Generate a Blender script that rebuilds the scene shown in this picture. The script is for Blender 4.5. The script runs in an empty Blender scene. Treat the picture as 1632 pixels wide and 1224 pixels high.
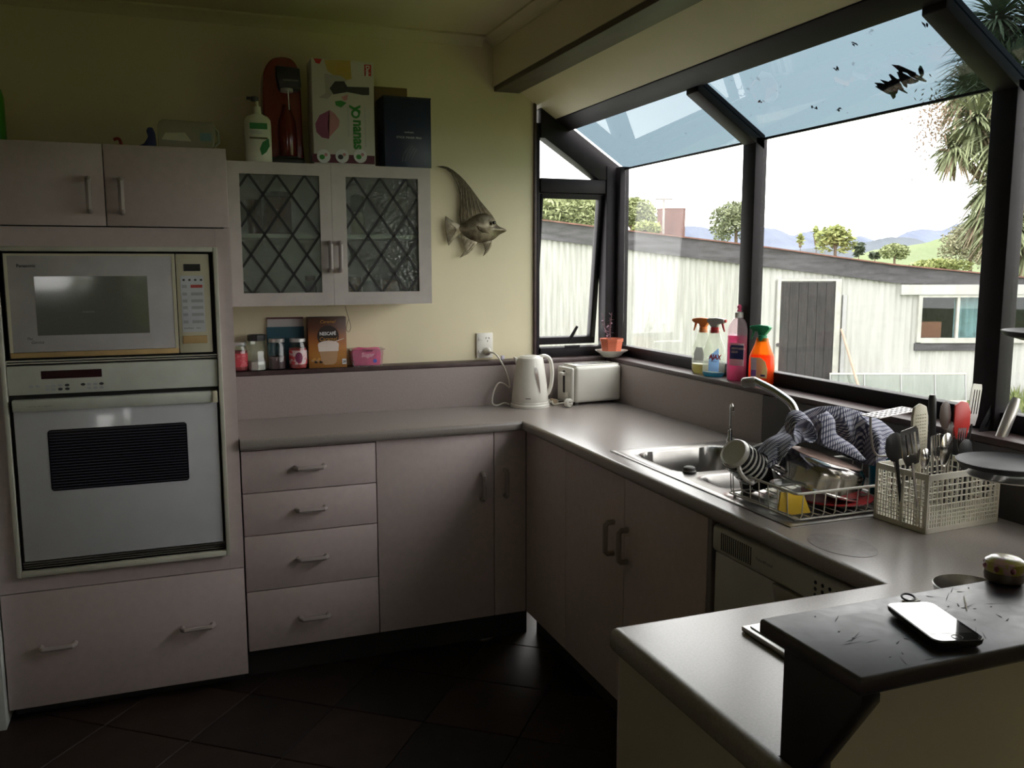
import bpy, bmesh, math, random
from mathutils import Vector, Matrix, noise
random.seed(7)
SC = bpy.context.scene
COL = SC.collection
PI = math.pi
# ------------------------------------------------------------------ camera
F_PX, YAW, PITCH, ROLL = 1404.27, 0.3603, 0.1333, -0.0018
CAM = Vector((-1.2112, -3.1097, 1.4903))
FW = Vector((math.sin(YAW)*math.cos(PITCH), math.cos(YAW)*math.cos(PITCH), -math.sin(PITCH)))
_r = Vector((math.cos(YAW), -math.sin(YAW), 0)); _u = _r.cross(FW)
RT = _r*math.cos(ROLL) + _u*math.sin(ROLL); UP = -_r*math.sin(ROLL) + _u*math.cos(ROLL)
cd = bpy.data.cameras.new('camera'); cam = bpy.data.objects.new('camera', cd); COL.objects.link(cam)
cam.matrix_world = Matrix(((RT.x, UP.x, -FW.x, CAM.x), (RT.y, UP.y, -FW.y, CAM.y), (RT.z, UP.z, -FW.z, CAM.z), (0, 0, 0, 1)))
cd.sensor_width = 36; cd.sensor_fit = 'HORIZONTAL'; cd.lens = F_PX/1632*36; cd.clip_end = 2000; cd.clip_start = .02
SC.camera = cam
# ------------------------------------------------------------------ sky, exposure
w = bpy.data.worlds.new('overcast_sky'); SC.world = w; w.use_nodes = True
bg = w.node_tree.nodes['Background']; bg.inputs[0].default_value = (1.0, .985, .96, 1); bg.inputs[1].default_value = 5.0
SC.view_settings.view_transform = 'Standard'; SC.view_settings.look = 'None'
SC.view_settings.gamma = 1; SC.view_settings.use_curve_mapping = False
SC.view_settings.exposure = 0.0
SC.cycles.max_bounces = 10; SC.cycles.diffuse_bounces = 6; SC.cycles.transparent_max_bounces = 24; SC.cycles.glossy_bounces = 4
SC.cycles.caustics_reflective = False; SC.cycles.caustics_refractive = False
SC.cycles.sample_clamp_indirect = 6
# ------------------------------------------------------------------ helpers
def U(ax, val, px, py):
    """pixel of the 1632x1224 photograph -> point on the plane ax=val"""
    d = FW + RT*((px-816)/F_PX) + UP*((612-py)/F_PX); i = 'xyz'.index(ax)
    return CAM + d*((val-CAM[i])/d[i])
def tag(o, label=None, cat=None, group=None, kind=None):
    for k, v in (('label', label), ('category', cat), ('group', group), ('kind', kind)):
        if v: o[k] = v
    return o
def thing(name, label, cat, loc=(0, 0, 0), rz=0, group=None, kind=None):
    o = bpy.data.objects.new(name, None); COL.objects.link(o); o.empty_display_size = .05
    o.location = loc; o.rotation_euler = (0, 0, rz)
    return tag(o, label, cat, group, kind)
def root_loc(o):
    v = Vector((0, 0, 0))
    while o: v += o.location; o = o.parent
    return v
class MB:
    def __init__(s): s.v = []; s.f = []
    def add(s, vs, fs, m=None):
        n = len(s.v); s.v += [(m @ Vector(v)) if m else Vector(v) for v in vs]; s.f += [tuple(i+n for i in f) for f in fs]; return s
    def box(s, x0, x1, y0, y1, z0, z1, m=None):
        return s.add([(x0, y0, z0), (x1, y0, z0), (x1, y1, z0), (x0, y1, z0), (x0, y0, z1), (x1, y0, z1), (x1, y1, z1), (x0, y1, z1)],
                     [(0, 3, 2, 1), (4, 5, 6, 7), (0, 1, 5, 4), (1, 2, 6, 5), (2, 3, 7, 6), (3, 0, 4, 7)], m)
    def prism(s, pts, a0, a1, ax='y', m=None):
        """outline pts (2 coords) extruded along ax from a0 to a1"""
        def P(p, a): return {'y': (p[0], a, p[1]), 'x': (a, p[0], p[1]), 'z': (p[0], p[1], a)}[ax]
        n = len(pts)
        return s.add([P(p, a0) for p in pts]+[P(p, a1) for p in pts],
                     [tuple(range(n)), tuple(range(2*n-1, n-1, -1))]+[(i, (i+1) % n, n+(i+1) % n, n+i) for i in range(n)], m)
    def lathe(s, prof, n=24, m=None, sx=1, sy=1):
        vs = []; fs = []
        for r, z in prof:
            for k in range(n):
                a = 2*PI*k/n; vs.append((r*math.cos(a)*sx, r*math.sin(a)*sy, z))
        for j in range(len(prof)-1):
            for k in range(n): fs.append((j*n+k, j*n+(k+1) % n, (j+1)*n+(k+1) % n, (j+1)*n+k))
        if prof[0][0] > 1e-6: fs.append(tuple(range(n-1, -1, -1)))
        if prof[-1][0] > 1e-6: fs.append(tuple(range((len(prof)-1)*n, len(prof)*n)))
        return s.add(vs, fs, m)
    def tube(s, path, r, n=8, closed=False, m=None):
        path = [Vector(p) for p in path]; L = len(path); rs = r if isinstance(r, (list, tuple)) else [r]*L
        vs = []; fs = []; up = None
        for i, p in enumerate(path):
            a = path[(i-1) % L] if (closed or i > 0) else p; b = path[(i+1) % L] if (closed or i < L-1) else p
            t = (b-a); t = t.normalized() if t.length > 1e-9 else Vector((0, 0, 1))
            if up is None: up = Vector((0, 0, 1)) if abs(t.z) < .9 else Vector((1, 0, 0))
            sd = t.cross(up); sd = sd.normalized() if sd.length > 1e-6 else t.orthogonal().normalized(); up = sd.cross(t).normalized()
            for k in range(n):
                q = 2*PI*k/n; vs.append(p + (sd*math.cos(q)+up*math.sin(q))*rs[i])
        for i in range(L if closed else L-1):
            for k in range(n):
                j = (i+1) % L; fs.append((i*n+k, i*n+(k+1) % n, j*n+(k+1) % n, j*n+k))
        if not closed: fs += [tuple(range(n-1, -1, -1)), tuple(range((L-1)*n, L*n))]
        return s.add(vs, fs, m)
    def grid(s, rows):
        """rows of equal length lists of points -> sheet"""
        n = len(rows[0]); 
        return s.add([p for r_ in rows for p in r_], [(j*n+i, j*n+i+1, (j+1)*n+i+1, (j+1)*n+i) for j in range(len(rows)-1) for i in range(n-1)])
    def sphere(s, c, r, n=10, sc=(1, 1, 1)):
        prof = [(r*math.sin(PI*k/n), -r*math.cos(PI*k/n)) for k in range(n+1)]
        return s.lathe(prof, n*2, Matrix.Translation(c) @ Matrix.Diagonal((sc[0], sc[1], sc[2], 1)))
    def mesh(s, name, bevel=0, seg=2, smooth=True, ang=35, off=(0, 0, 0), solid=0, fixn=True, subdiv=0):
        me = bpy.data.meshes.new(name); off = Vector(off)
        me.from_pydata([tuple(Vector(v)-off) for v in s.v], [], s.f)
        bm = bmesh.new(); bm.from_mesh(me)
        bmesh.ops.remove_doubles(bm, verts=bm.verts, dist=1e-6)
        if fixn: bmesh.ops.recalc_face_normals(bm, faces=bm.faces)
        if subdiv: bmesh.ops.subdivide_edges(bm, edges=bm.edges, cuts=subdiv, use_grid_fill=True)
        if bevel:
            es = [e for e in bm.edges if len(e.link_faces) == 2 and e.calc_face_angle(0) > .6]
            bmesh.ops.bevel(bm, geom=es, offset=bevel, segments=seg, profile=.5, affect='EDGES', clamp_overlap=True)
        if solid: bmesh.ops.solidify(bm, geom=bm.faces, thickness=solid)
        bm.to_mesh(me); bm.free()
        if smooth:
            me.shade_smooth(); me.set_sharp_from_angle(angle=math.radians(ang))
        return me
    def build(s, name, mat, parent=None, world=True, loc=None, **k):
        if parent is not None:
            off = root_loc(parent) if world else Vector((0, 0, 0))
            me = s.mesh(name, off=off, **k); o = bpy.data.objects.new(name, me); COL.objects.link(o); o.parent = parent
        else:
            if loc is None:
                xs = [v[0] for v in s.v]; ys = [v[1] for v in s.v]; zs = [v[2] for v in s.v]
                loc = ((min(xs)+max(xs))/2, (min(ys)+max(ys))/2, min(zs))
            me = s.mesh(name, off=loc if world else (0, 0, 0), **k); o = bpy.data.objects.new(name, me); COL.objects.link(o); o.location = loc
        if mat: me.materials.append(mat)
        return o
def box(name, mat, parent, x0, x1, y0, y1, z0, z1, bevel=0, **k): return MB().box(x0, x1, y0, y1, z0, z1).build(name, mat, parent, bevel=bevel, **k)
def spline(pts, n, closed=False):
    pts = [Vector(p) for p in pts]; L = len(pts); out = []
    segs = L if closed else L-1
    for i in range(segs):
        if closed: p0, p1, p2, p3 = pts[(i-1) % L], pts[i], pts[(i+1) % L], pts[(i+2) % L]
        else: p0, p1, p2, p3 = pts[max(i-1, 0)], pts[i], pts[i+1], pts[min(i+2, L-1)]
        for k in range(n):
            t = k/n; out.append(.5*((2*p1)+(p2-p0)*t+(2*p0-5*p1+4*p2-p3)*t*t+(3*p1-p0-3*p2+p3)*t**3))
    if not closed: out.append(pts[-1])
    return out
def copy_tree(o, loc=None, parent=None, rz=None):
    c = o.copy(); COL.objects.link(c)
    if parent: c.parent = parent
    if loc is not None: c.location = loc
    if rz is not None: c.rotation_euler = (0, 0, rz)
    for ch in [x for x in bpy.data.objects if x.parent == o]: copy_tree(ch, parent=c)
    return c
# ------------------------------------------------------------------ materials
def nodes(name):
    m = bpy.data.materials.new(name); m.use_nodes = True; nt = m.node_tree; nt.nodes.clear()
    return m, nt, nt.nodes.new('ShaderNodeOutputMaterial')
def NN(nt, t, **kw):
    n = nt.nodes.new(t)
    for k, v in kw.items():
        if k.startswith('_'): setattr(n, k[1:], v)
        else: n.inputs[int(k[1:]) if k[0] == 'i' and k[1:].isdigit() else k].default_value = v
    return n
def c4(c): return (c[0], c[1], c[2], 1)
_mc = {}
def mat(name, col, rough=.5, metal=0, var=.08, scale=12, bump=0, bscale=None, coat=0, spec=.5, col2=None, cut=None, sheen=0, stretch=None):
    """principled with noise-driven colour variation, optional second colour and bump"""
    if name in _mc: return _mc[name]
    m, nt, out = nodes(name); L = nt.links.new
    p = NN(nt, 'ShaderNodeBsdfPrincipled', Roughness=rough, Metallic=metal); p.inputs['Specular IOR Level'].default_value = spec
    p.inputs['Coat Weight'].default_value = coat; p.inputs['Coat Roughness'].default_value = .05
    tc = NN(nt, 'ShaderNodeTexCoord'); vec = tc.outputs['Object']
    if stretch:
        mp = NN(nt, 'ShaderNodeMapping'); mp.inputs['Scale'].default_value = stretch; L(vec, mp.inputs[0]); vec = mp.outputs[0]
    nz = NN(nt, 'ShaderNodeTexNoise', Scale=scale, Detail=4.0); L(vec, nz.inputs['Vector'])
    rp = NN(nt, 'ShaderNodeValToRGB'); a, b = (cut if cut else (.3, .7))
    rp.color_ramp.elements[0].position = a; rp.color_ramp.elements[1].position = b
    rp.color_ramp.elements[0].color = c4([x*(1-var) for x in col]); rp.color_ramp.elements[1].color = c4(col2 if col2 else [min(1, x*(1+var)) for x in col])
    L(nz.outputs[0], rp.inputs[0]); L(rp.outputs[0], p.inputs['Base Color'])
    if bump:
        n2 = NN(nt, 'ShaderNodeTexNoise', Scale=bscale or scale*6, Detail=3.0); L(vec, n2.inputs['Vector'])
        b_ = NN(nt, 'ShaderNodeBump', Strength=bump, Distance=.002); L(n2.outputs[0], b_.inputs['Height']); L(b_.outputs[0], p.inputs['Normal'])
    L(p.outputs[0], out.inputs[0]); _mc[name] = m; return m
def glass(name, tint=(1, 1, 1), refl=1.0, rough=0.0, dirt=0, dirtcol=(.8, .8, .75), bump=0, bscale=60, dscale=9, cut=(.55, .75), veil=0):
    """thin pane: tinted see-through plus fresnel reflection, optional dirt film and specks"""
    if name in _mc: return _mc[name]
    m, nt, out = nodes(name); L = nt.links.new
    tr = NN(nt, 'ShaderNodeBsdfTransparent', Color=c4(tint)); gl = NN(nt, 'ShaderNodeBsdfGlossy', Color=(1, 1, 1, 1), Roughness=rough)
    fr = NN(nt, 'ShaderNodeLayerWeight', Blend=.5); pw = NN(nt, 'ShaderNodeMath', _operation='POWER', i1=5.0); L(fr.outputs['Facing'], pw.inputs[0])   # Schlick, the same from both sides of the pane
    mu = NN(nt, 'ShaderNodeMath', _operation='MULTIPLY_ADD', i1=.96*refl, i2=.04*refl); L(pw.outputs[0], mu.inputs[0])
    mx = NN(nt, 'ShaderNodeMixShader'); L(mu.outputs[0], mx.inputs[0]); L(tr.outputs[0], mx.inputs[1]); L(gl.outputs[0], mx.inputs[2]); last = mx
    tc = NN(nt, 'ShaderNodeTexCoord')
    if bump:
        vo = NN(nt, 'ShaderNodeTexVoronoi', Scale=bscale); L(tc.outputs['Object'], vo.inputs['Vector'])
        b_ = NN(nt, 'ShaderNodeBump', Strength=bump, Distance=.004); L(vo.outputs[0], b_.inputs['Height']); L(b_.outputs[0], gl.inputs['Normal']); L(b_.outputs[0], fr.inputs['Normal'])
    if dirt or veil:
        nz = NN(nt, 'ShaderNodeTexNoise', Scale=dscale, Detail=6.0); L(tc.outputs['Object'], nz.inputs['Vector'])
        rp = NN(nt, 'ShaderNodeValToRGB'); rp.color_ramp.elements[0].position = cut[0]; rp.color_ramp.elements[1].position = cut[1]
        rp.color_ramp.elements[0].color = (veil, veil, veil, 1); rp.color_ramp.elements[1].color = (max(dirt, veil),)*3+(1,); L(nz.outputs[0], rp.inputs[0])
        df = NN(nt, 'ShaderNodeBsdfDiffuse', Color=c4(dirtcol)); tl = NN(nt, 'ShaderNodeBsdfTranslucent', Color=c4(dirtcol)); ad = NN(nt, 'ShaderNodeMixShader', i0=.5)
        L(df.outputs[0], ad.inputs[1]); L(tl.outputs[0], ad.inputs[2])
        m2 = NN(nt, 'ShaderNodeMixShader'); L(rp.outputs[0], m2.inputs[0]); L(mx.outputs[0], m2.inputs[1]); L(ad.outputs[0], m2.inputs[2]); last = m2
    L(last.outputs[0], out.inputs[0]); _mc[name] = m; return m
def milky(name, col, trans=.5, clear=.0, rough=.25):
    """translucent plastic or liquid: diffuse + translucent + clear share + sheen of gloss"""
    if name in _mc: return _mc[name]
    m, nt, out = nodes(name); L = nt.links.new
    d = NN(nt, 'ShaderNodeBsdfDiffuse', Color=c4(col)); t = NN(nt, 'ShaderNodeBsdfTranslucent', Color=c4(col)); c = NN(nt, 'ShaderNodeBsdfTransparent', Color=c4(col)); g = NN(nt, 'ShaderNodeBsdfGlossy', Roughness=rough)
    a = NN(nt, 'ShaderNodeMixShader', i0=trans); L(d.outputs[0], a.inputs[1]); L(t.outputs[0], a.inputs[2])
    b = NN(nt, 'ShaderNodeMixShader', i0=clear); L(a.outputs[0], b.inputs[1]); L(c.outputs[0], b.inputs[2])
    fr = NN(nt, 'ShaderNodeLayerWeight', Blend=.5); pw = NN(nt, 'ShaderNodeMath', _operation='POWER', i1=5.0); L(fr.outputs['Facing'], pw.inputs[0])
    mu = NN(nt, 'ShaderNodeMath', _operation='MULTIPLY_ADD', i1=.9, i2=.035); L(pw.outputs[0], mu.inputs[0])
    e = NN(nt, 'ShaderNodeMixShader'); L(mu.outputs[0], e.inputs[0]); L(b.outputs[0], e.inputs[1]); L(g.outputs[0], e.inputs[2])
    L(e.outputs[0], out.inputs[0]); _mc[name] = m; return m
def label_text(s, size, origin, xdir, ydir, m, parent, name='lettering', align='LEFT', world=True, shear=0, bold=0, sx=1):
    cu = bpy.data.curves.new(name, 'FONT'); cu.body = s; cu.size = size; cu.align_x = align; cu.fill_mode = 'FRONT'; cu.shear = shear; cu.offset = bold; cu.resolution_u = 3
    o = bpy.data.objects.new(name, cu); me = bpy.data.meshes.new_from_object(o); bpy.data.objects.remove(o)
    xd = Vector(xdir).normalized(); yd = Vector(ydir).normalized(); zd = xd.cross(yd)
    off = root_loc(parent) if world else Vector((0, 0, 0)); og = Vector(origin)-off
    for v in me.vertices: v.co = og + xd*v.co.x*sx + yd*v.co.y + zd*.0004
    o = bpy.data.objects.new(name, me); COL.objects.link(o); o.parent = parent; me.materials.append(m); return o

lam = mat('mauve_grey_laminate', (.56, .465, .455), .42, var=.04, scale=40, bump=.08, bscale=500)
lam_in = mat('dark_carcass', (.16, .14, .14), .6)
edge = mat('pale_door_edge', (.6, .55, .52), .45)
hmat = mat('grey_handle_plastic', (.37, .315, .30), .4)
wtop = mat('speckled_grey_laminate', (.29, .255, .235), .27, var=.1, scale=260, bump=.04, bscale=700, spec=.9)
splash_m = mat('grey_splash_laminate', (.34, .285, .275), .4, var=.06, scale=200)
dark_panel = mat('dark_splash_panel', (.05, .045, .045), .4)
cream = mat('cream_wall_paint', (.72, .65, .45), .6, var=.05, scale=2.2, bump=.1, bscale=90)
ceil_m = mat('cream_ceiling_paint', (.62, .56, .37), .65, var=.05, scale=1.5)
brown = mat('dark_stained_timber', (.06, .037, .036), .45, var=.25, scale=10, stretch=(3, .6, 3), spec=.4)
frame_m = mat('dark_bronze_aluminium', (.02, .017, .02), .5, var=.15, scale=14, spec=.15)
kick = mat('black_kick_board', (.03, .027, .028), .6)
# ================================================================== THE ROOM
WY = .51; CZ = 2.43; XL = -3.6; YF = -5.5; XR = .30
fl = MB().box(XL, .75, YF, WY+.1, -.06, -.006).build('floor', mat('dark_grout', (.03, .025, .022), .8)); tag(fl, kind='structure')
tile_m = [mat('dark_brown_tile_%s' % n, c, .5, var=.25, scale=9, bump=.15, bscale=40, spec=.25) for n, c in (('a', (.026, .017, .014)), ('b', (.034, .021, .017)), ('c', (.020, .015, .013)))]
TS = .33; td = MB().box(-TS/2+.002, TS/2-.002, -TS/2+.002, TS/2-.002, -.006, 0)
tme = [td.mesh('tile', bevel=.002, seg=1) for _ in range(3)]
for me, m_ in zip(tme, tile_m): me.materials.append(m_)
A = math.radians(52)
for i in range(-12, 13):
    for j in range(-12, 13):
        x = -.9 + (i*math.cos(A)-j*math.sin(A))*TS; y = -1.2 + (i*math.sin(A)+j*math.cos(A))*TS
        if -2.75 < x < .25 and -3.1 < y < .3:
            o = bpy.data.objects.new('tile', tme[random.randrange(3)]); COL.objects.link(o); o.parent = fl
            o.location = Vector((x, y, 0))-fl.location; o.rotation_euler = (0, 0, A)
tag(box('wall_back', cream, None, XL-.12, .253, WY, WY+.12, -.06, 2.6), kind='structure')
tag(box('wall_left', cream, None, XL-.12, XL, YF-.12, WY, -.06, 2.6), kind='structure')
tag(box('ceiling', ceil_m, None, XL-.12, .07, YF-.12, WY+.12, CZ, CZ+.1), kind='structure')
# front wall with two windows (behind the camera)
wf = MB()
for x0, x1, z0, z1 in ((XL-.12, -2.45, -.06, 2.6), (-2.45, -1.88, -.06, 1.25), (-2.45, -1.88, 1.80, 2.6), (-1.88, -1.68, -.06, 2.6), (-1.68, -1.42, -.06, .85), (-1.68, -1.42, 2.05, 2.6), (-1.42, 1.0, -.06, 2.6)):
    wf.box(x0, x1, YF-.12, YF, z0, z1)
tag(wf.build('wall_front', cream), kind='structure')
def plain_window(name, x0, x1, z0, z1):
    t = thing(name, None, None, ((x0+x1)/2, YF-.06, z0), kind='structure')
    for a in ((x0, x0+.04, z0, z1), (x1-.04, x1, z0, z1), (x0+.04, x1-.04, z0, z0+.04), (x0+.04, x1-.04, z1-.04, z1)):
        box('window_frame', mat('white_gloss_paint', (.75, .75, .7), .3), t, a[0], a[1], YF-.1, YF-.02, a[2], a[3])
    box('pane', glass('clear_glass'), t, x0+.04, x1-.04, YF-.064, YF-.06, z0+.04, z1-.04)
tag(MB().box(-4.2, .2, YF-1.3, YF-.13, 2.14, 2.2).build('ceiling_sky_blocker', brown), kind='structure')  # unseen roof slab, added to block high sky light at the front windows
plain_window('window_2', -2.45, -1.88, 1.25, 1.80); plain_window('window_3', -1.68, -1.42, .85, 2.05)
# right wall: below the window, beyond it, and the bulkhead over it
WE = -2.1                                    # far end of the bay window (out of the frame)
tag(MB().box(.5745, .75, WE, WY+.1, -.06, 1.0675).build('wall_right', cream), kind='structure')
WP = -2.5
tag(MB().box(XR, XR+.12, YF, WP, -.06, 2.6).build('wall_right_end', cream), kind='structure')
tag(MB().box(.5745, .75, WP, WE-.002, -.06, 2.6).build('wall_right_pier', cream), kind='structure')
tag(MB().box(.07, .19, YF, WY+.05, 2.238, 2.6).build('wall_bulkhead', cream), kind='structure')
SL = .66
def slz(x): return 2.222-SL*(x-.19)          # the raking soffit and the sloped panes lie in one plane
tag(MB().prism([(.19, slz(.19)), (.36, slz(.36)), (.36, slz(.36)+.1), (.19, slz(.19)+.1)], WP+.002, WY+.05).build('ceiling_slope', cream), kind='structure')
tag(MB().prism([(.36, slz(.36)), (.574, slz(.574)), (.574, slz(.574)+.1), (.36, slz(.36)+.1)], WP+.002, WE-.002).build('ceiling_slope_end', cream), kind='structure')
tag(MB().prism([(.19, slz(.19)+.1), (.30, slz(.30)+.1), (.30, 2.6), (.19, 2.6)], WP+.002, WY+.05).build('wall_right_upper', cream), kind='structure')
tag(MB().box(.072, .186, YF+.01, WY-.004, 2.216, 2.2375).build('trim_1', brown, bevel=.003), kind='structure')
co = [(WY, 2.392), (WY-.008, 2.392), (WY-.012, 2.40), (WY-.026, 2.412), (WY-.042, 2.418), (WY-.05, 2.422), (WY-.05, CZ), (WY, CZ)]
tag(MB().prism(co, XL+.05, .02, 'x').build('trim_2', ceil_m), kind='structure')
co = [(.07, 2.392), (.062, 2.392), (.058, 2.40), (.044, 2.412), (.028, 2.418), (.02, 2.422), (.02, CZ), (.07, CZ)]
tag(MB().prism(co, YF+.05, WY-.0, 'y').build('trim_3', ceil_m), kind='structure')
# dark timber ledges over the splashbacks
tag(MB().box(-1.04, .5735, .4184, WY-.001, 1.068, 1.086).build('trim_4', brown, bevel=.003), kind='structure')
tag(MB().box(.5737, .70, WE+.02, WY-.001, 1.068, 1.086).build('trim_5', brown, bevel=.003), kind='structure')
# ------------------------------------------------------------------ bay window
XG = .66; HZ = 1.912
win = thing('window_1', None, None, (XG, -1.0, 1.086), kind='structure')
posts = [(-.535, -.462), (-1.537, -1.466), (WE, WE+.07)]
pane = glass('clear_dusty_glass', (.985, .992, .99), refl=.4, dirt=.012, veil=.002, dirtcol=(.75, .75, .7), dscale=5, cut=(.5, .85))
tint = glass('blue_tinted_glass', (.285, .337, .366), refl=.6, dirt=.35, veil=.0, dirtcol=(.06, .06, .06), dscale=38, cut=(.70, .74))
box('bottom_rail', frame_m, win, .662, .702, WE+.07, .50, 1.0862, 1.132, bevel=.003)
ys = [.45, posts[0][1]], [posts[0][0], posts[1][1]], [posts[1][0], WE+.07]
def slope_prism(mb, x0, x1, y0, y1, lo, hi): return mb.prism([(x0, slz(x0)+lo), (x1, slz(x1)+lo), (x1, slz(x1)+hi), (x0, slz(x0)+hi)], y0, y1)
slope_prism(MB(), .349, .415, WE, WY, -.004, .05).build('head_rail', frame_m, win, bevel=.003)
for a, b in ys:
    box('front_pane', pane, win, XG+.008, XG+.012, b, a, 1.125, HZ+.006)
    slope_prism(MB(), .41, XG+.012, b, a, .008, .013).build('sloped_pane', tint, win)
    box('pane_joint', frame_m, win, XG+.004, XG+.014, b, a, HZ-.001, HZ+.006)
for y0, y1 in posts:
    box('post', frame_m, win, XG-.018, XG+.03, y0, y1, 1.0862, HZ+.01, bevel=.003)
    slope_prism(MB(), .41, XG+.02, y0, y1, -.022, .03).build('rafter', frame_m, win, bevel=.003)
# glazed end of the bay beside the back wall
YS0, YS1 = .488, .56
box('corner_post', frame_m, win, .597, .645, YS0, YS1, 1.0862, 1.93, bevel=.003)
box('corner_post', frame_m, win, .645, .69, .452, YS1, 1.0862, 1.925, bevel=.003)
box('jamb_lining', brown, win, .253, .264, WY-.012, YS1, 1.0862, 2.183, bevel=.001)
box('side_jamb', frame_m, win, .264, .282, WY-.006, YS1, 1.0862, 2.10, bevel=.002)
box('transom', frame_m, win, .282, .597, .495, YS1, 1.808, 1.868, bevel=.003)
box('sill_rail', frame_m, win, .282, .597, .495, YS1, 1.0862, 1.128, bevel=.003)
MB().prism([(.282, 2.036), (.30, 2.036), (.56, 1.868), (.665, 1.868), (.665, slz(.665)+.02), (.36, slz(.36)+.02), (.282, slz(.30)+.02)], .492, YS1).build('raking_rail', frame_m, win, bevel=.003)
MB().prism([(.282, 1.868), (.56, 1.868), (.30, 2.036), (.282, 2.036)], .53, .534).build('side_pane', pane, win)
# awning sash hung from the transom, pushed a little open
ms = Matrix.Translation((.44, .53, 1.806)) @ Matrix.Rotation(math.radians(7.5), 4, 'X')
sw = .157; sh = .675
sash = MB().box(-sw, -sw+.02, -.018, .018, -sh, 0, ms).box(sw-.024, sw, -.018, .018, -sh, 0, ms).box(-sw, sw, -.018, .018, -.022, 0, ms).box(-sw, sw, -.018, .018, -sh, -sh+.03, ms).build('sash', frame_m, win, bevel=.002)
MB().box(-sw+.012, sw-.02, -.002, .002, -sh+.02, -.012, ms).build('sash_pane', pane, sash)
stay = MB().tube([U('y', .50, 906, 545), U('y', .49, 911, 536), U('y', .47, 920, 520)], [.006, .008, .006], 6).box(.40, .47, .485, .497, 1.128, 1.136).build('stay', frame_m, sash)
# wind-blown litter lying on the sloped panes
leaf_dark = mat('dead_leaf', (.03, .025, .02), .8)
for n_, (px, py, r) in enumerate([(1428, 140, .045), (1447, 122, .05), (1212, 162, .012), (1300, 173, .014), (1334, 113, .012), (1337, 176, .009), (1362, 70, .012), (1440, 20, .01), (1470, 40, .013)]):
    # point on the slope plane z = 2.222-.66(x-.19)
    d = FW + RT*((px-816)/F_PX) + UP*((612-py)/F_PX); t = (2.222+.66*.19+.018 - CAM.z - SL*CAM.x)/(d.z+SL*d.x); p = CAM+d*t
    mb = MB(); rr = random.Random(n_)
    for k in range(3 if r < .02 else 9):
        a = rr.uniform(0, PI); q = Vector((rr.uniform(-r, r)*.4, rr.uniform(-r, r), 0)); l = r*rr.uniform(.3, .7)
        pts = []
        for s_, wd in ((-1, .1), (-.3, .35), (.4, .3), (1, .05)):
            e = q + Vector((math.cos(a), math.sin(a), 0))*l*s_; nrm = Vector((-math.sin(a), math.cos(a), 0))*l*wd
            for sg in (-1, 1):
                v = e+nrm*sg; pts.append(p + Vector((v.x, v.y, -SL*v.x + rr.uniform(0, .004))))
        mb.add(pts, [(0, 1, 3, 2), (2, 3, 5, 4), (4, 5, 7, 6)])
    mb.build('leaf_litter', leaf_dark, win, solid=.0008)
# small wasp-nest like plaster crumb at the head of the jamb
# ================================================================== WORKTOP, SPLASHBACK
xs = [-1.038, -.576, -.5568, 0, .085, .475, .5735]; yy = [-2.40, -2.287, -1.865, -1.495, -.645, 0, .418]
def inside(cx, cy):
    if .085 < cx < .475 and -1.495 < cy < -.645: return False
    if cy < -2.287: return -.576 < cx < -.5568
    return cy > 0 or cx > 0 or (cy < -1.865 and cx > -.576)
bm = bmesh.new(); vm = {}
def gv(x, y):
    k = (round(x, 4), round(y, 4))
    if k not in vm: vm[k] = bm.verts.new((x, y, .9))
    return vm[k]
for i in range(len(xs)-1):
    for j in range(len(yy)-1):
        if inside((xs[i]+xs[i+1])/2, (yy[j]+yy[j+1])/2): bm.faces.new([gv(xs[i], yy[j]), gv(xs[i+1], yy[j]), gv(xs[i+1], yy[j+1]), gv(xs[i], yy[j+1])])
ext = bmesh.ops.extrude_face_region(bm, geom=bm.faces[:])
for v in [g for g in ext['geom'] if isinstance(g, bmesh.types.BMVert)]: v.co.z -= .04
bmesh.ops.recalc_face_normals(bm, faces=bm.faces)
def front(e):
    a, b = e.verts[0].co, e.verts[1].co
    if abs(a.z-b.z) > 1e-4: return abs(a.x+.576) < 1e-3 and abs(a.y+1.865) < 1e-3
    for ax, val in ((1, 0), (0, 0), (1, -1.865), (0, -.576)):
        if abs(a[ax]-val) < 1e-4 and abs(b[ax]-val) < 1e-4 and len(e.link_faces) == 2 and e.calc_face_angle(0) > .6:
            return True
    return False
bmesh.ops.bevel(bm, geom=[e for e in bm.edges if front(e)], offset=.014, segments=4, profile=.5, affect='EDGES')
me = bpy.data.meshes.new('worktop'); bm.to_mesh(me); bm.free(); me.shade_smooth(); me.set_sharp_from_angle(angle=.5); me.materials.append(wtop)
wt = bpy.data.objects.new('worktop', me); COL.objects.link(wt)
tag(wt, 'grey speckled laminate worktop turning the corner and running out along the peninsula', 'worktop')
stain = MB().lathe([(.07, 0), (.07, .0003)], 28, Matrix.Translation((.085, -1.66, .9004)), sx=.85, sy=1.2)
o = stain.build('water_mark', mat('damp_laminate', (.245, .215, .2), .25, var=.12, scale=60, spec=.9), wt); 
sp = thing('splashback', 'grey laminate splashback with a dark section behind the sink', 'splashback', (.5, .41, .9))
box('back_panel', splash_m, sp, -1.038, .5735, .4186, .507, .9004, 1.0678)
box('side_panel', splash_m, sp, .5742-.003, .5744, -.718, .4182, .9004, 1.0678)
tag(box('dark_panel', dark_panel, sp, .5742-.003, .5744, -2.09, -.72, .9004, 1.0678), 'dark section of splashback behind the sink')
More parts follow.
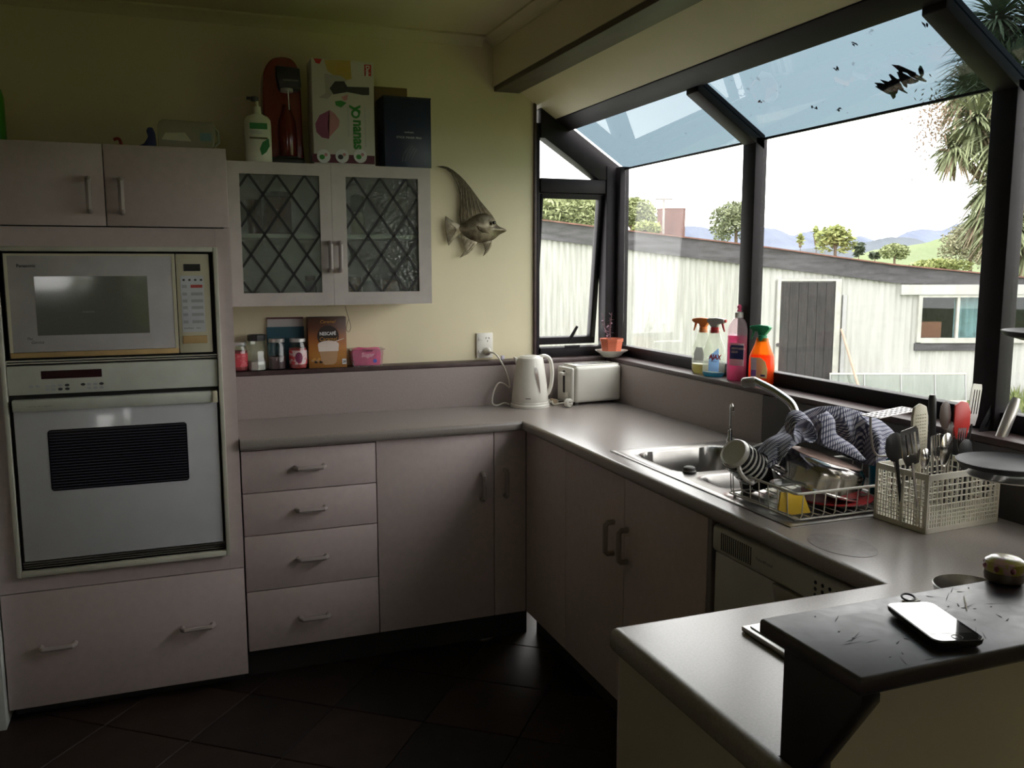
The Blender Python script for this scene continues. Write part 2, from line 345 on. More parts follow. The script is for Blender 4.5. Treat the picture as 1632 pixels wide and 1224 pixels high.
# ================================================================== CABINETS
def handle(parent, c, ax, n, ln=.1, out=.03):
    """bow handle centred at c along ax, standing off along n"""
    c = Vector(c); a = Vector(ax); n = Vector(n); h = ln/2
    path = [c-a*h, c-a*h+n*out*.7, c-a*(h-.008)+n*out, c-a*(h-.02)+n*out, c+a*(h-.02)+n*out, c+a*(h-.008)+n*out, c+a*h+n*out*.7, c+a*h]
    return MB().tube(path, .0088, 8).build('handle', hmat, parent)
def front_board(name, parent, x0, x1, z0, z1, y=.03, th=.018, g=.0015, m=lam):
    return box(name, m, parent, x0+g, x1-g, y, y+th, z0+g, z1-g, bevel=.0015)
X, Y, Z = (1, 0, 0), (0, 1, 0), (0, 0, 1); NY = (0, -1, 0); NX = (-1, 0, 0)
# drawer unit
cz0 = .12
t = thing('drawer_unit', 'mauve-grey four-drawer base unit beside the oven tower', 'drawers', (-.8, .2, 0))
box('carcass', lam_in, t, -1.036, -.562, .0485, .416, cz0, .859)
box('kick_board', kick, t, -1.036, -.562, .10, .115, .0005, cz0)
box('top_rail', lam, t, -1.034, -.562, .034, .048, .853, .859)
zz = [.852, .70, .546, .342, .12]
for k in range(4):
    d = front_board('drawer', t, -1.036, -.562, zz[k+1], zz[k]); zc = [.781, .628, .446, .224][k]
    handle(d, (-.802, .03, zc), X, NY)
t = thing('corner_cabinet', 'mauve-grey corner base cupboard with one wide and one narrow door', 'cabinet', (-.25, .2, 0))
box('carcass', lam_in, t, -.5615, .0475, .0485, .416, cz0, .859)
box('kick_board', kick, t, -.5615, .06, .10, .115, .0005, cz0)
d = front_board('door', t, -.5615, -.103, cz0, .859); handle(d, (-.153, .03, .65), Z, NY)
d = front_board('door', t, -.103, .0295, cz0, .859); handle(d, (-.059, .03, .655), Z, NY)
def side_board(name, parent, y0, y1, z0, z1, x=.03, th=.018, g=.0015, m=lam): return box(name, m, parent, x, x+th, y0+g, y1-g, z0+g, z1-g, bevel=.0015)
t = thing('sink_cabinet', 'mauve-grey sink cupboard with paired doors under the draining board', 'cabinet', (.3, -.6, 0))
box('carcass', lam_in, t, .0485, .56, -1.255, .047, cz0, .66)
box('top_rail', lam_in, t, .0485, .058, -1.255, .047, .66, .859)
box('kick_board', kick, t, .10, .115, -1.255, .09, .0005, cz0)
side_board('filler_panel', t, -.348, .028, cz0, .859)
d = side_board('door', t, -.786, -.348, cz0, .859); handle(d, (.03, -.718, .645), Z, NX)
d = side_board('door', t, -1.238, -.786, cz0, .859); handle(d, (.03, -.808, .645), Z, NX)
side_board('end_strip', t, -1.258, -1.239, cz0, .859, m=mat('dark_grey_laminate', (.2, .18, .18), .5))  # strip in a darker grey than the doors
# dishwasher
dwm = mat('almond_enamel', (.50, .50, .44), .35, var=.04, scale=6)
t = thing('dishwasher', 'almond dishwasher with vented control panel beside the sink cupboard', 'dishwasher', (.3, -1.57, 0))
box('body', lam_in, t, .05, .56, -1.862, -1.262, .0005, .82)
box('door', dwm, t, .028, .0495, -1.860, -1.275, .12, .776, bevel=.006)
box('control_panel', dwm, t, .016, .0495, -1.860, -1.275, .779, .848, bevel=.012, seg=3)
cp = [o for o in bpy.data.objects if o.parent == t and o.name.startswith('control_panel')][0]
slot = mat('black_slot', (.015, .015, .015), .6)
for k in range(15): box('vent_slot', slot, cp, .0152, .017, -1.322-k*.0085, -1.3185-k*.0085, .792, .836)
label_text('Fisher&Paykel', .011, (.0155, -1.46, .812), (0, -1, 0), Z, slot, cp)
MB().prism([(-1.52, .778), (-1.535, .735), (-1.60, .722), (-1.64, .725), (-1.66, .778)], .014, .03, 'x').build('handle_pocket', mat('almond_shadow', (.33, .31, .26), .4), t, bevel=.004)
MB().prism([(-1.662, .79), (-1.70, .79), (-1.70, .735), (-1.66, .735)], .020, .03, 'x').build('latch', dwm, t, bevel=.002)
for k in range(5):
    for j in range(3): MB().lathe([(.0045, 0), (.0045, .001)], 8, Matrix.Translation((.0162, -1.665-k*.022, .80+j*.014)) @ Matrix.Rotation(-PI/2, 4, 'Y')).build('button_mark', slot, cp)
# peninsula
pcream = mat('pale_mushroom_panel', (.44, .39, .29), .55, var=.06, scale=6)
t = thing('peninsula_cabinet', 'mushroom-coloured base cabinet carrying the end of the peninsula worktop', 'cabinet', (-.26, -2.06, 0))
box('end_panel', pcream, t, -.556, -.538, -2.285, -1.875, .0005, .859, bevel=.001)
box('edge_strip', lam, t, -.5565, -.5375, -1.8745, -1.8695, .0005, .859)
box('carcass', lam_in, t, -.5375, .56, -2.285, -1.885, .1, .82)
box('front_panel', lam, t, -.5375, .014, -1.8845, -1.8695, .12, .859)
box('kick_board', kick, t, -.53, .01, -1.93, -1.92, .0005, .0995)
t = thing('breakfast_bar', 'scuffed black timber breakfast bar standing above the peninsula worktop', 'bar', (-.1, -2.28, 0))
bar_m, nt_, _o = nodes('scuffed_black_paint'); Lk = nt_.links.new
p_ = NN(nt_, 'ShaderNodeBsdfPrincipled', Roughness=.4); p_.inputs['Base Color'].default_value = (.036, .026, .038, 1); p_.inputs['Specular IOR Level'].default_value = 1.0
tc_ = NN(nt_, 'ShaderNodeTexCoord'); sc_ = NN(nt_, 'ShaderNodeTexNoise', Scale=28.0, Detail=6.0, Distortion=1.5); Lk(tc_.outputs['Object'], sc_.inputs['Vector'])
rr_ = NN(nt_, 'ShaderNodeMapRange', i1=.35, i2=.7, i3=.36, i4=.46); Lk(sc_.outputs[0], rr_.inputs[0]); Lk(rr_.outputs[0], p_.inputs['Roughness'])
bb_ = NN(nt_, 'ShaderNodeBump', Strength=.02, Distance=.002); Lk(sc_.outputs[0], bb_.inputs['Height']); Lk(bb_.outputs[0], p_.inputs['Normal']); Lk(p_.outputs[0], _o.inputs[0])
box('bar_top', bar_m, t, -.562, .27, -2.421, -2.246, 1.039, 1.06, bevel=.005, seg=3)
box('back_wall_panel', cream, t, -.530, .56, -2.345, -2.2885, .0005, 1.0385)
MB().prism([(-2.2885, .0005), (-2.2885, 1.0388), (-2.418, 1.0388), (-2.418, 1.028), (-2.349, .92), (-2.349, .0005)], -.556, -.5305, 'x').build('end_bracket', mat('black_timber', (.02, .016, .022), .4), t, bevel=.002)
bt = [o for o in bpy.data.objects if o.name.startswith('bar_top')][0]
scr = mat('bare_scratch', (.005, .004, .005), .7); rr = random.Random(3)
for k in range(70):
    a = rr.gauss(.3, .7); x0 = rr.uniform(-.52, -.05); y0 = rr.uniform(-2.41, -2.255); l = rr.choice([.004, .006, .01, .02, .03]); wd = .0005 if l > .015 else .0012
    dx, dy = math.cos(a)*l, math.sin(a)*l; nx, ny = -math.sin(a)*wd, math.cos(a)*wd
    if y0+dy > -2.25 or y0+dy < -2.416: continue
    MB().add([(x0-nx, y0-ny, 1.0603), (x0+dx, y0+dy, 1.0603), (x0+nx, y0+ny, 1.0603), (x0-dx*.3, y0-dy*.3, 1.0603)], [(0, 1, 2, 3)]).build('scratch', scr, bt)
# cooktop behind the bar
t = thing('cooktop', 'white glass cooktop with a steel rim set in the peninsula worktop', 'cooktop', (-.1, -2.1, .9))
box('rim', mat('brushed_steel', (.55, .53, .5), .3, .9), t, -.380, .10, -2.235, -1.960, .9005, .909, bevel=.002)
box('glass_top', mat('white_ceramic_glass', (.78, .76, .8), .12, coat=.5), t, -.370, .09, -2.226, -1.970, .9091, .911)
# ================================================================== OVEN TOWER
t = thing('oven_tower', 'tall mauve-grey cabinet housing the microwave and wall oven', 'cabinet', (-1.42, .2, 0))
TX0, TX1 = -1.797, -1.0405
box('carcass_side', lam, t, TX1-.018, TX1, .038, .505, .045, 1.876, bevel=.001)
box('carcass_side', lam, t, TX0, TX0+.018, .038, .505, .045, 1.876, bevel=.001)
box('top_panel', lam, t, TX0+.018, TX1-.018, .045, .505, 1.858, 1.876)
box('back_panel', lam_in, t, TX0+.018, TX1-.018, .49, .505, .05, 1.858)
for z in (.43, .49, 1.60): box('inner_shelf', lam_in, t, TX0+.018, TX1-.018, .045, .489, z, z+.008)
box('kick_board', kick, t, TX0+.01, TX1-.01, .08, .095, .0005, .06)
T = .018
for a in ((TX0, -1.733, .442, 1.6145), (-1.089, TX1, .442, 1.6145), (-1.7335, -1.0885, .442, .50), (-1.7335, -1.0885, 1.55, 1.6145)):
    box('surround_panel', lam, t, a[0]+.0005, a[1]-.0002, T, T+.018, a[2], a[3])
for x0, x1, hx in ((TX0, -1.414, -1.459), (-1.414, TX1, -1.365)):
    d = front_board('door', t, x0, x1, 1.617, 1.876, y=T); handle(d, (hx, T, 1.714), Z, NY)
d = front_board('drawer', t, TX0, TX1, .045, .44, y=T)
handle(d, (-1.638, T, .25), X, NY); handle(d, (-1.203, T, .25), X, NY)
tag(box('end_panel', mat('pale_blue_white_paint', (.62, .64, .62), .4), None, -1.90, -1.80, -.02, .50, .0005, 1.9, bevel=.002), 'pale painted panel standing against the outer side of the oven tower', 'panel')
# ---- microwave
ivory = mat('aged_ivory_plastic', (.66, .62, .46), .4, var=.05, scale=5); yell = mat('yellowed_plastic', (.52, .36, .16), .4, var=.2, scale=9)
trimw = mat('ivory_trim_metal', (.58, .57, .48), .35)
black = mat('black_gloss', (.012, .012, .012), .25); ink = mat('dark_print', (.03, .03, .035), .5)
t = thing('oven_trim_frame', 'ivory metal trim frame around the microwave and oven stack', 'frame', (-1.41, .02, .497))
for a in ((-1.740, -1.727, .497, 1.553), (-1.098, -1.084, .497, 1.553), (-1.7265, -1.0985, 1.538, 1.553), (-1.7265, -1.0985, .497, .515)):
    box('trim_bar', trimw, t, a[0], a[1], -.004, .0175, a[2], a[3], bevel=.002)
t = thing('microwave', 'ivory built-in microwave with grey window and keypad above the oven', 'microwave', (-1.41, .02, 1.203))
box('casing', slot, t, -1.72, -1.10, .035, .40, 1.20, 1.534)
d = box('door', mat('pale_grey_door_glass', (.55, .53, .53), .16, coat=.6), t, -1.711, -1.2175, .008, .034, 1.222, 1.531, bevel=.004)
for a in ((-1.7115, -1.702, 1.222, 1.531), (-1.227, -1.2172, 1.222, 1.531), (-1.702, -1.227, 1.524, 1.531)): box('door_rim', ivory, d, a[0], a[1], .0068, .010, a[2], a[3])
box('door_base', yell, d, -1.711, -1.2175, .006, .034, 1.205, 1.2218, bevel=.002)
box('window', mat('grey_mesh_window', (.13, .135, .12), .1, coat=1, var=.05, scale=200), d, -1.631, -1.304, .0070, .0082, 1.275, 1.460)
label_text('Panasonic', .0135, (-1.677, .0078, 1.489), X, Z, ink, d, bold=.0003)
label_text('The', .011, (-1.664, .0078, 1.262), X, Z, ink, d, shear=.4); label_text('Genius', .013, (-1.652, .0078, 1.250), X, Z, ink, d, shear=.4)
label_text('MICROWAVE', .006, (-1.50, .0068, 1.345), X, Z, mat('faint_print', (.3, .3, .29), .5), d)
c = box('control_panel', ivory, t, -1.2150, -1.111, .008, .034, 1.205, 1.531, bevel=.003)
box('display', black, c, -1.191, -1.139, .0065, .0085, 1.475, 1.498)
kp = box('keypad', mat('pale_keypad', (.62, .64, .66), .4), c, -1.203, -1.131, .0068, .0085, 1.274, 1.460)
redk = mat('red_print', (.5, .08, .07), .5); greyk = mat('grey_key', (.42, .43, .45), .5)
for k, z in enumerate((1.425, 1.400, 1.377, 1.355, 1.332, 1.308)):
    box('key', redk if k == 0 else greyk, kp, -1.172, -1.135, .0058, .0068, z-.005, z+.005)
    box('key', greyk, kp, -1.199, -1.184, .0058, .0068, z-.005, z+.005)
for k in range(4): box('mark', ink, kp, -1.196+k*.018, -1.189+k*.018, .0062, .0068, 1.443, 1.449)
for s_, x, z in (('Stop/Reset', -1.199, 1.285), ('Start', -1.160, 1.285)): label_text(s_, .007, (x, .0064, z), X, Z, ink, kp)
box('open_button', yell, c, -1.204, -1.127, .004, .010, 1.236, 1.262, bevel=.002)
# ---- oven
ovw = mat('white_oven_glass', (.60, .61, .64), .18, coat=.6, var=.03); ovp = mat('pale_green_white_enamel', (.60, .62, .55), .35)
steel_grey = mat('greasy_grey_slat', (.2, .19, .16), .5)
t = thing('wall_oven', 'white built-in wall oven with dark striped window below the microwave', 'oven', (-1.41, .02, .515))
box('casing', slot, t, -1.7265, -1.0985, .030, .45, .5155, 1.199)
for k, z in enumerate((1.198, 1.190)): box('vent_slat', trimw, t, -1.725, -1.10, .004+.004*k, .029, z-.0035, z-.0005)
c = box('control_panel', ovp, t, -1.7255, -1.0995, .006, .0295, 1.0885, 1.180, bevel=.002)
box('display', mat('dark_red_display', (.03, .008, .012), .15), c, -1.630, -1.455, .0048, .0065, 1.137, 1.163)
for row, zc in enumerate((1.115, 1.103)):
    for k, x in enumerate((-1.66, -1.642, -1.614, -1.597, -1.578, -1.558, -1.512, -1.495, -1.476, -1.458)):
        if row and k in (0, 1, 6): continue
        dark = (row, k) in ((0, 6), (0, 9), (1, 4), (1, 5), (0, 5))
        MB().lathe([(.006, 0), (.006, .0012)], 12, Matrix.Translation((x, .006, zc)) @ Matrix.Rotation(PI/2, 4, 'X'), sx=1.15, sy=.75).build('button', ink if dark else greyk, c)
d = box('door', ovw, t, -1.716, -1.106, .006, .0295, .546, 1.074, bevel=.003)
MB().prism([(-.010, 1.074), (-.013, 1.066), (-.008, 1.037), (.006, 1.037), (.006, 1.074)], -1.715, -1.106, 'x').build('handle', ovp, d, bevel=.002)
box('handle_cap', ivory, d, -1.121, -1.1045, -.016, .008, 1.036, 1.0755, bevel=.002)
label_text('Fisher & Paykel', .012, (-1.676, -.0105, 1.052), X, Z, ink, d); label_text('MULTI FUNCTION', .007, (-1.20, -.0105, 1.056), X, Z, greyk, d)
rw = .418/2; rh = .1; pts = []
for cx, cy, a0 in ((rw-.01, rh-.01, 0), (-rw+.01, rh-.01, 90), (-rw+.01, -rh+.01, 180), (rw-.01, -rh+.01, 270)):
    for k in range(5): a = math.radians(a0+k*22.5); pts.append((-1.415+cx+.01*math.cos(a), .8725+cy+.01*math.sin(a)))
wn = MB().prism(pts, .0048, .0062).build('window', mat('dark_navy_window', (.012, .012, .022), .1, coat=.6), d)
for k in range(21): box('window_stripe', mat('grey_stripe', (.09, .09, .1), .4), wn, -1.620, -1.210, .0044, .0049, .778+k*.0094, .7792+k*.0094)
for k, z in enumerate((.540, .531, .522)): box('vent_slat', steel_grey, t, -1.722, -1.102, .012+.003*k, .029, z-.0016, z)
# ================================================================== GLASS-DOOR WALL CUPBOARD
t = thing('wall_cupboard', 'pale wall cupboard with two diamond-leaded glass doors', 'cupboard', (-.66, .35, 1.347))
pal = mat('pale_laminate', (.55, .50, .47), .45); inn = mat('white_interior', (.8, .82, .78), .6)
CX0, CX1 = -1.0395, -.294
for x0, x1 in ((CX0, CX0+.016), (CX1-.016, CX1)): box('side', pal, t, x0, x1, .2185, .5095, 1.347, 1.858)
for z in (1.347, 1.842): box('end_board', pal, t, CX0+.016, CX1-.016, .2185, .5095, z, z+.016)
box('back_board', inn, t, CX0+.016, CX1-.016, .502, .5095, 1.363, 1.842)
box('shelf', mat('pale_shelf', (.85, .87, .8), .5), t, CX0+.016, CX1-.016, .226, .5015, 1.592, 1.607)
leadm = mat('black_lead', (.02, .02, .02), .5)
obsc = glass('pebbled_glass', (.80, .84, .80), refl=1.0, rough=.12, bump=.7, bscale=85, veil=.13, dirt=.2, dirtcol=(.55, .58, .55))
for x0, x1, g0, g1, hx in ((CX0+.001, -.6695, -.991, -.712, -.682), (-.6685, CX1, -.616, -.343, -.645)):
    z0, z1, gz0, gz1 = 1.347, 1.858, 1.394, 1.816
    d = MB().box(x0, g0, .2, .218, z0, z1).box(g1, x1, .2, .218, z0, z1).box(g0, g1, .2, .218, z0, gz0).box(g0, g1, .2, .218, gz1, z1).build('door', pal, t)
    box('glass', obsc, d, g0, g1, .210, .213, gz0, gz1)
    # diagonal strips clipped to the opening: lines z - gz1 = +-s (x - c)
    pitch = .0985; slope = .142/.0985*1.0
    W_ = g1-g0; H_ = gz1-gz0
    for sg in (1, -1):
        for k in range(-8, 12):
            c0 = g0+.031+pitch*k
            # param: x = c0 + q, z = gz1 - sg... descending line through (c0, gz1)
            P = []
            q0, q1 = (0, H_/slope) if sg > 0 else (0, -H_/slope)
            xa, za, xb, zb = c0, gz1, c0+q1, gz0
            # clip in x
            def cl(xa, za, xb, zb):
                pts = []
                for (xx, zz_, x2, z2) in ((xa, za, xb, zb), (xb, zb, xa, za)):
                    if xx < g0: f = (g0-xx)/(x2-xx); xx, zz_ = g0, zz_+(z2-zz_)*f
                    elif xx > g1: f = (g1-xx)/(x2-xx); xx, zz_ = g1, zz_+(z2-zz_)*f
                    pts.append((xx, zz_))
                return pts
            if max(xa, xb) <= g0+.004 or min(xa, xb) >= g1-.004: continue
            (ax_, az), (bx_, bz) = cl(xa, za, xb, zb)
            v = Vector((bx_-ax_, 0, bz-az)); 
            if v.length < .02: continue
            n_ = Vector((-v.z, 0, v.x)).normalized()*.0042
            a_, b_ = Vector((ax_, .2075, az)), Vector((bx_, .2075, bz))
            MB().prism([((a_-n_).x, (a_-n_).z), ((b_-n_).x, (b_-n_).z), ((b_+n_).x, (b_+n_).z), ((a_+n_).x, (a_+n_).z)], .2078, .2098).build('lead_strip', leadm, d)
    handle(d, (hx, .2, 1.525), Z, NY)
# ================================================================== SINK
def Upl(p0, nrm, px, py):
    d = FW + RT*((px-816)/F_PX) + UP*((612-py)/F_PX); n = Vector(nrm); return CAM + d*((Vector(p0)-CAM).dot(n)/d.dot(n))
steel = mat('stainless_steel', (.33, .315, .30), .3, .95, var=.1, scale=30, stretch=(1, 8, 1))
steel_d = mat('worn_steel', (.40, .37, .34), .35, .9, var=.2, scale=18)
def sstep(a, b, x):
    t_ = max(0, min(1, (x-a)/(b-a))); return t_*t_*(3-2*t_)
def sink_z(x, y):
    z = .9042
    z -= .0035*(1-sstep(.0, .012, min(x-.06, .50-x, y+1.522, -.622-y)))
    for cx, cy, hx, hy, dp in ((.275, -.825, .165, .15, .155), (.265, -1.105, .14, .075, .11)):
        d = (abs((x-cx)/hx)**5+abs((y-cy)/hy)**5)**.2
        z -= .004*(1-sstep(1.0, 1.12, d)); z -= dp*(1-sstep(.86, 1.0, d))
    d = (abs((x-.275)/.20)**8+abs((y+1.355)/.145)**8)**.125
    if d < 1.05: z -= .006*(1-sstep(.9, 1.02, d)) - .002*(1-sstep(.8, .9, d))*math.sin((x-.07)*150)
    return z
t = thing('sink', 'stainless steel sink with two bowls and a ridged drainer let into the worktop', 'sink', (.28, -1.07, .9))
nx_, ny_ = 64, 130
rows = [[(.06+.44*i/nx_, -1.522+.90*j/ny_, sink_z(.06+.44*i/nx_, -1.522+.90*j/ny_)) for i in range(nx_+1)] for j in range(ny_+1)]
MB().grid(rows).build('basin', steel, t, ang=60)
MB().box(.0615, .4985, -1.5205, -1.50, .9002, .9028).box(.0615, .4985, -.643, -.6235, .9002, .9028).box(.0615, .08, -1.50, -.643, .9002, .9028).box(.48, .4985, -1.50, -.643, .9002, .9028).build('rim', steel, t)
MB().lathe([(.022, 0), (.022, .002), (.012, .003)], 20, Matrix.Translation((.275, -.825, sink_z(.275, -.825)+.0002))).build('drain', steel_d, t)
MB().lathe([(.019, 0), (.02, .004), (.0175, .006), (.0165, .014), (.013, .0165), (0, .017)], 20, Matrix.Translation((.132, -.982, .9046))).build('sink_plug', mat('grey_rubber', (.09, .085, .08), .5), None)
tag(bpy.data.objects['sink_plug'], 'dark grey rubber sink plug sitting between the two bowls', 'plug')
chrome = mat('chrome', (.6, .6, .6), .12, 1, var=.03)
t = thing('mixer_tap', 'chrome mixer tap with a long swivelling spout behind the sink', 'tap', (.483, -.985, .9042))
MB().lathe([(.026, 0), (.026, .008), (.021, .012), (.021, .06), (.016, .066)], 20, Matrix.Translation((.483, -.985, .9042))).build('body', chrome, t)
nr = (.9, .45, 0); b0 = Vector((.483, -.985, 0))
q = [Upl(b0, nr, *a) for a in ((1271, 668), (1262, 645), (1247, 632), (1228, 620), (1204, 608))]
pth = spline([(.483, -.985, .96), (.483, -.985, .99)]+q, 6)
MB().tube(pth, .0125, 12).build('spout', chrome, t)
e0, e1 = Upl(b0, nr, 1206, 608), Upl(b0, nr, 1184, 608); e1.z -= .004
MB().tube([e0, e0.lerp(e1, .15), e0.lerp(e1, .9), e1], [.0125, .016, .016, .013], 14).build('spout_end', steel_d, t)
MB().tube([(.483, -.985, .955), (.47, -1.02, .975), (.46, -1.05, .985)], [.008, .007, .006], 8).build('lever', chrome, t)
t = thing('filter_tap', 'slim chrome filter tap with a hooked spout beside the main bowl', 'tap', (.478, -.675, .9042))
MB().lathe([(.011, 0), (.011, .012), (.008, .02), (.0075, .045), (.005, .05)], 12, Matrix.Translation((.478, -.675, .9042))).build('body', chrome, t)
MB().tube([(.478, -.675, .95), (.478, -.675, 1.02), (.476, -.678, 1.034), (.472, -.69, 1.038), (.468, -.700, 1.032), (.467, -.702, 1.015)], .0045, 8).build('spout', chrome, t)
MB().tube([(.467, -.702, 1.018), (.467, -.702, 1.003)], .0062, 8).build('spout_collar', steel_d, t)
MB().tube([(.478, -.675, .945), (.465, -.683, .955)], [.004, .003], 6).build('lever', chrome, t)
# ================================================================== DISH RACK and what is in it
wirew = mat('white_coated_wire', (.62, .6, .54), .4)
RX0, RX1, RY0, RY1, RB, RTZ = .094, .465, -1.500, -1.225, .9095, .972
t = thing('dish_rack', 'white wire dish rack standing on the drainer', 'dish rack', (.28, -1.36, .904))
def ring(z, e): 
    p = [(RX0-e, RY0-e), (RX1+e, RY0-e), (RX1+e, RY1+e), (RX0-e, RY1+e)]; out = []
    for (x, y), (sx, sy) in zip(p, ((1, 1), (-1, 1), (-1, -1), (1, -1))):
        seq = [(x, y+sy*.012), (x+sx*.004, y+sy*.004), (x+sx*.012, y)]
        if (sx, sy) in ((-1, 1), (1, -1)): seq = seq[::-1]
        out += [(a, b, z) for a, b in seq]
    return out
MB().tube(ring(RTZ, .006), .0034, 8, closed=True).build('top_rim', wirew, t)
MB().tube(ring(RB, 0), .0022, 6, closed=True).build('bottom_rim', wirew, t)
def wire(path): MB().tube(path, .0015, 5).build('wire', wirew, t)
for k in range(12):
    x = RX0+.012+(RX1-RX0-.024)*k/11; wire([(x, RY0-.006, RTZ), (x, RY0-.002, RB+.01), (x, RY0+.004, RB), (x, RY1-.004, RB), (x, RY1+.002, RB+.01), (x, RY1+.006, RTZ)])
for k in range(7):
    y = RY0+.03+(RY1-RY0-.06)*k/6
    for s_, xx in ((-1, RX0), (1, RX1)): wire([(xx+s_*.006, y, RTZ), (xx+s_*.002, y, RB+.008), (xx, y, RB)])
for x in (RX0+.01, RX1-.01):
    for y in (RY0+.02, RY1-.02): MB().tube([(x, y, RB), (x, y, sink_z(x, y)+.0005)], .004, 8).build('foot', wirew, t)
FLZ = RB+.002
# saucepan upside down
pc0 = Vector((.296, -1.352, 1.008)); axis = Vector((.27, -.11, 1)).normalized()
mp = Matrix.Translation(pc0) @ axis.to_track_quat('Z', 'Y').to_matrix().to_4x4()
t = thing('stock_pot', 'upturned stainless steel pot with a tarnished base in the dish rack', 'pot', (pc0.x, pc0.y, FLZ))
MB().lathe([(.106, -.074), (.106, -.070), (.1035, -.068), (.1035, -.03), (.102, -.014), (.094, -.004), (.088, 0), (.088, -.002), (.092, -.008), (.100, -.018), (.1015, -.03), (.1015, -.068), (.104, -.074)][::1], 48, mp).build('wall', mat('polished_pot_steel', (.62, .59, .56), .16, 1, var=.06, scale=8), t)
MB().lathe([(.0878, -.002), (.0878, .0015), (.085, .0025), (0, .0025)], 40, mp).build('base', mat('heat_tarnished_steel', (.44, .31, .26), .5, .35, var=.35, scale=22), t)
for s_ in (-1, 1):
    MB().tube([mp @ Vector(v) for v in ((.03, s_*.097, -.06), (.026, s_*.122, -.058), (0, s_*.128, -.058), (-.026, s_*.122, -.058), (-.03, s_*.097, -.06))], .004, 8).build('loop_handle', steel, t)
# striped mug
c0 = U('y', -1.300, 1168, 720); c1 = U('y', -1.262, 1218, 764); ax_ = (c0-c1).normalized(); ml = .098
mm = Matrix.Translation(c0-ax_*ml) @ ax_.to_track_quat('Z', 'X').to_matrix().to_4x4()
t = thing('striped_mug', 'black and white striped mug tipped upside down over the rack end', 'mug', (c1.x, c1.y, FLZ))
china = mat('white_china', (.66, .64, .58), .2, coat=.4); inkb = mat('black_glaze', (.015, .015, .016), .25)
MB().lathe([(.0435, 0), (.045, .002), (.0425, .05), (.0395, ml-.012), (.036, ml-.002), (.034, ml), (.031, ml-.003), (0, ml-.003)], 36, mm).build('body', china, t)
for k in range(5):
    z0 = .010+k*.0165; MB().lathe([(.0450-z0*.056+.0007, z0), (.0450-(z0+.009)*.056+.0007, z0+.009)], 36, mm).build('stripe', inkb, t)
hd = mm.inverted().to_3x3() @ Vector((-.55, -.75, -.35)); ha = math.atan2(hd.y, hd.x); hm = mm @ Matrix.Rotation(ha, 4, 'Z')
MB().tube([hm @ Vector(v) for v in spline([(.036, 0, .083), (.055, 0, .084), (.064, 0, .066), (.062, 0, .038), (.052, 0, .022), (.038, 0, .02)], 4)], .0062, 8).build('handle', china, t)
# others
t = MB().lathe([(.044, 0), (.046, .004), (.038, .05), (.034, .056), (0, .057)], 32, Matrix.Translation((.146, -1.385, FLZ))).build('plastic_bowl', milky('cloudy_clear_plastic', (.72, .73, .69), .4, .78), None)
tag(t, 'cloudy clear plastic bowl upside down at the front of the dish rack', 'bowl')
yq = [U('y', -1.466, *a) for a in ((1244, 784), (1281, 789), (1291, 823), (1262, 822), (1240, 813))]
t = MB().prism([(p.x, max(p.z, FLZ)) for p in yq], -1.468, -1.463).build('yellow_scraper', mat('yellow_plastic', (.75, .50, .04), .35), None, bevel=.001); tag(t, 'flat yellow plastic scraper standing on edge in front of the pot', 'scraper')
t = MB().lathe([(.07, 0), (.095, .006), (.097, .010), (.093, .0105), (.068, .004), (0, .003)], 36, Matrix.Translation((.292, -1.385, FLZ))).build('red_plate', mat('red_plastic', (.42, .02, .025), .3), None); tag(t, 'red plastic plate lying flat under the upturned pot', 'plate')
t = thing('polka_dot_bowl', 'black bowl with large white polka dots at the end of the rack', 'bowl', (.432, -1.455, FLZ))
pm = Matrix.Translation((.428, -1.458, FLZ)); MB().lathe([(.026, 0), (.030, .004), (.034, .05), (.0355, .068), (.0335, .068), (.028, .006), (0, .005)], 28, pm).build('body', inkb, t)
for k in range(9):
    for j in range(2):
        a = 2*PI*(k+.5*j)/9; z = .02+.03*j; r = .0308+.0046*(z/.068)
        nrm = Vector((math.cos(a), math.sin(a), 0)); MB().lathe([(.0085, 0), (.0085, .0008)], 12, pm @ Matrix.Translation(nrm*r+Vector((0, 0, z))) @ nrm.to_track_quat('Z', 'Y').to_matrix().to_4x4()).build('dot', china, t)
t = MB().lathe([(.026, 0), (.028, .004), (.034, .095), (.032, .095), (.026, .006), (0, .005)], 28, Matrix.Translation((.446, -1.385, FLZ))).build('teal_tumbler', milky('teal_plastic', (.02, .25, .33), .3, .2), None); tag(t, 'teal plastic tumbler standing half under the tea towel', 'tumbler')
t = thing('baking_tray', 'small dark baking tray with a bright rim propped behind the striped mug', 'tray', (.235, -1.235, FLZ))
tm = Matrix.Translation((.232, -1.236, FLZ+.004)) @ Matrix.Rotation(math.radians(-14), 4, 'Z') @ Matrix.Rotation(math.radians(-14), 4, 'Y')
MB().box(-.085, -.0, -.006, .006, 0, .118, tm).build('pan', mat('dark_bakeware', (.06, .055, .05), .35, .6), t, bevel=.002)
MB().tube([tm @ Vector(v) for v in ((-.087, 0, 0), (-.087, 0, .12), (0, 0, .12), (0, 0, 0))], .003, 6).build('rim', steel, t)
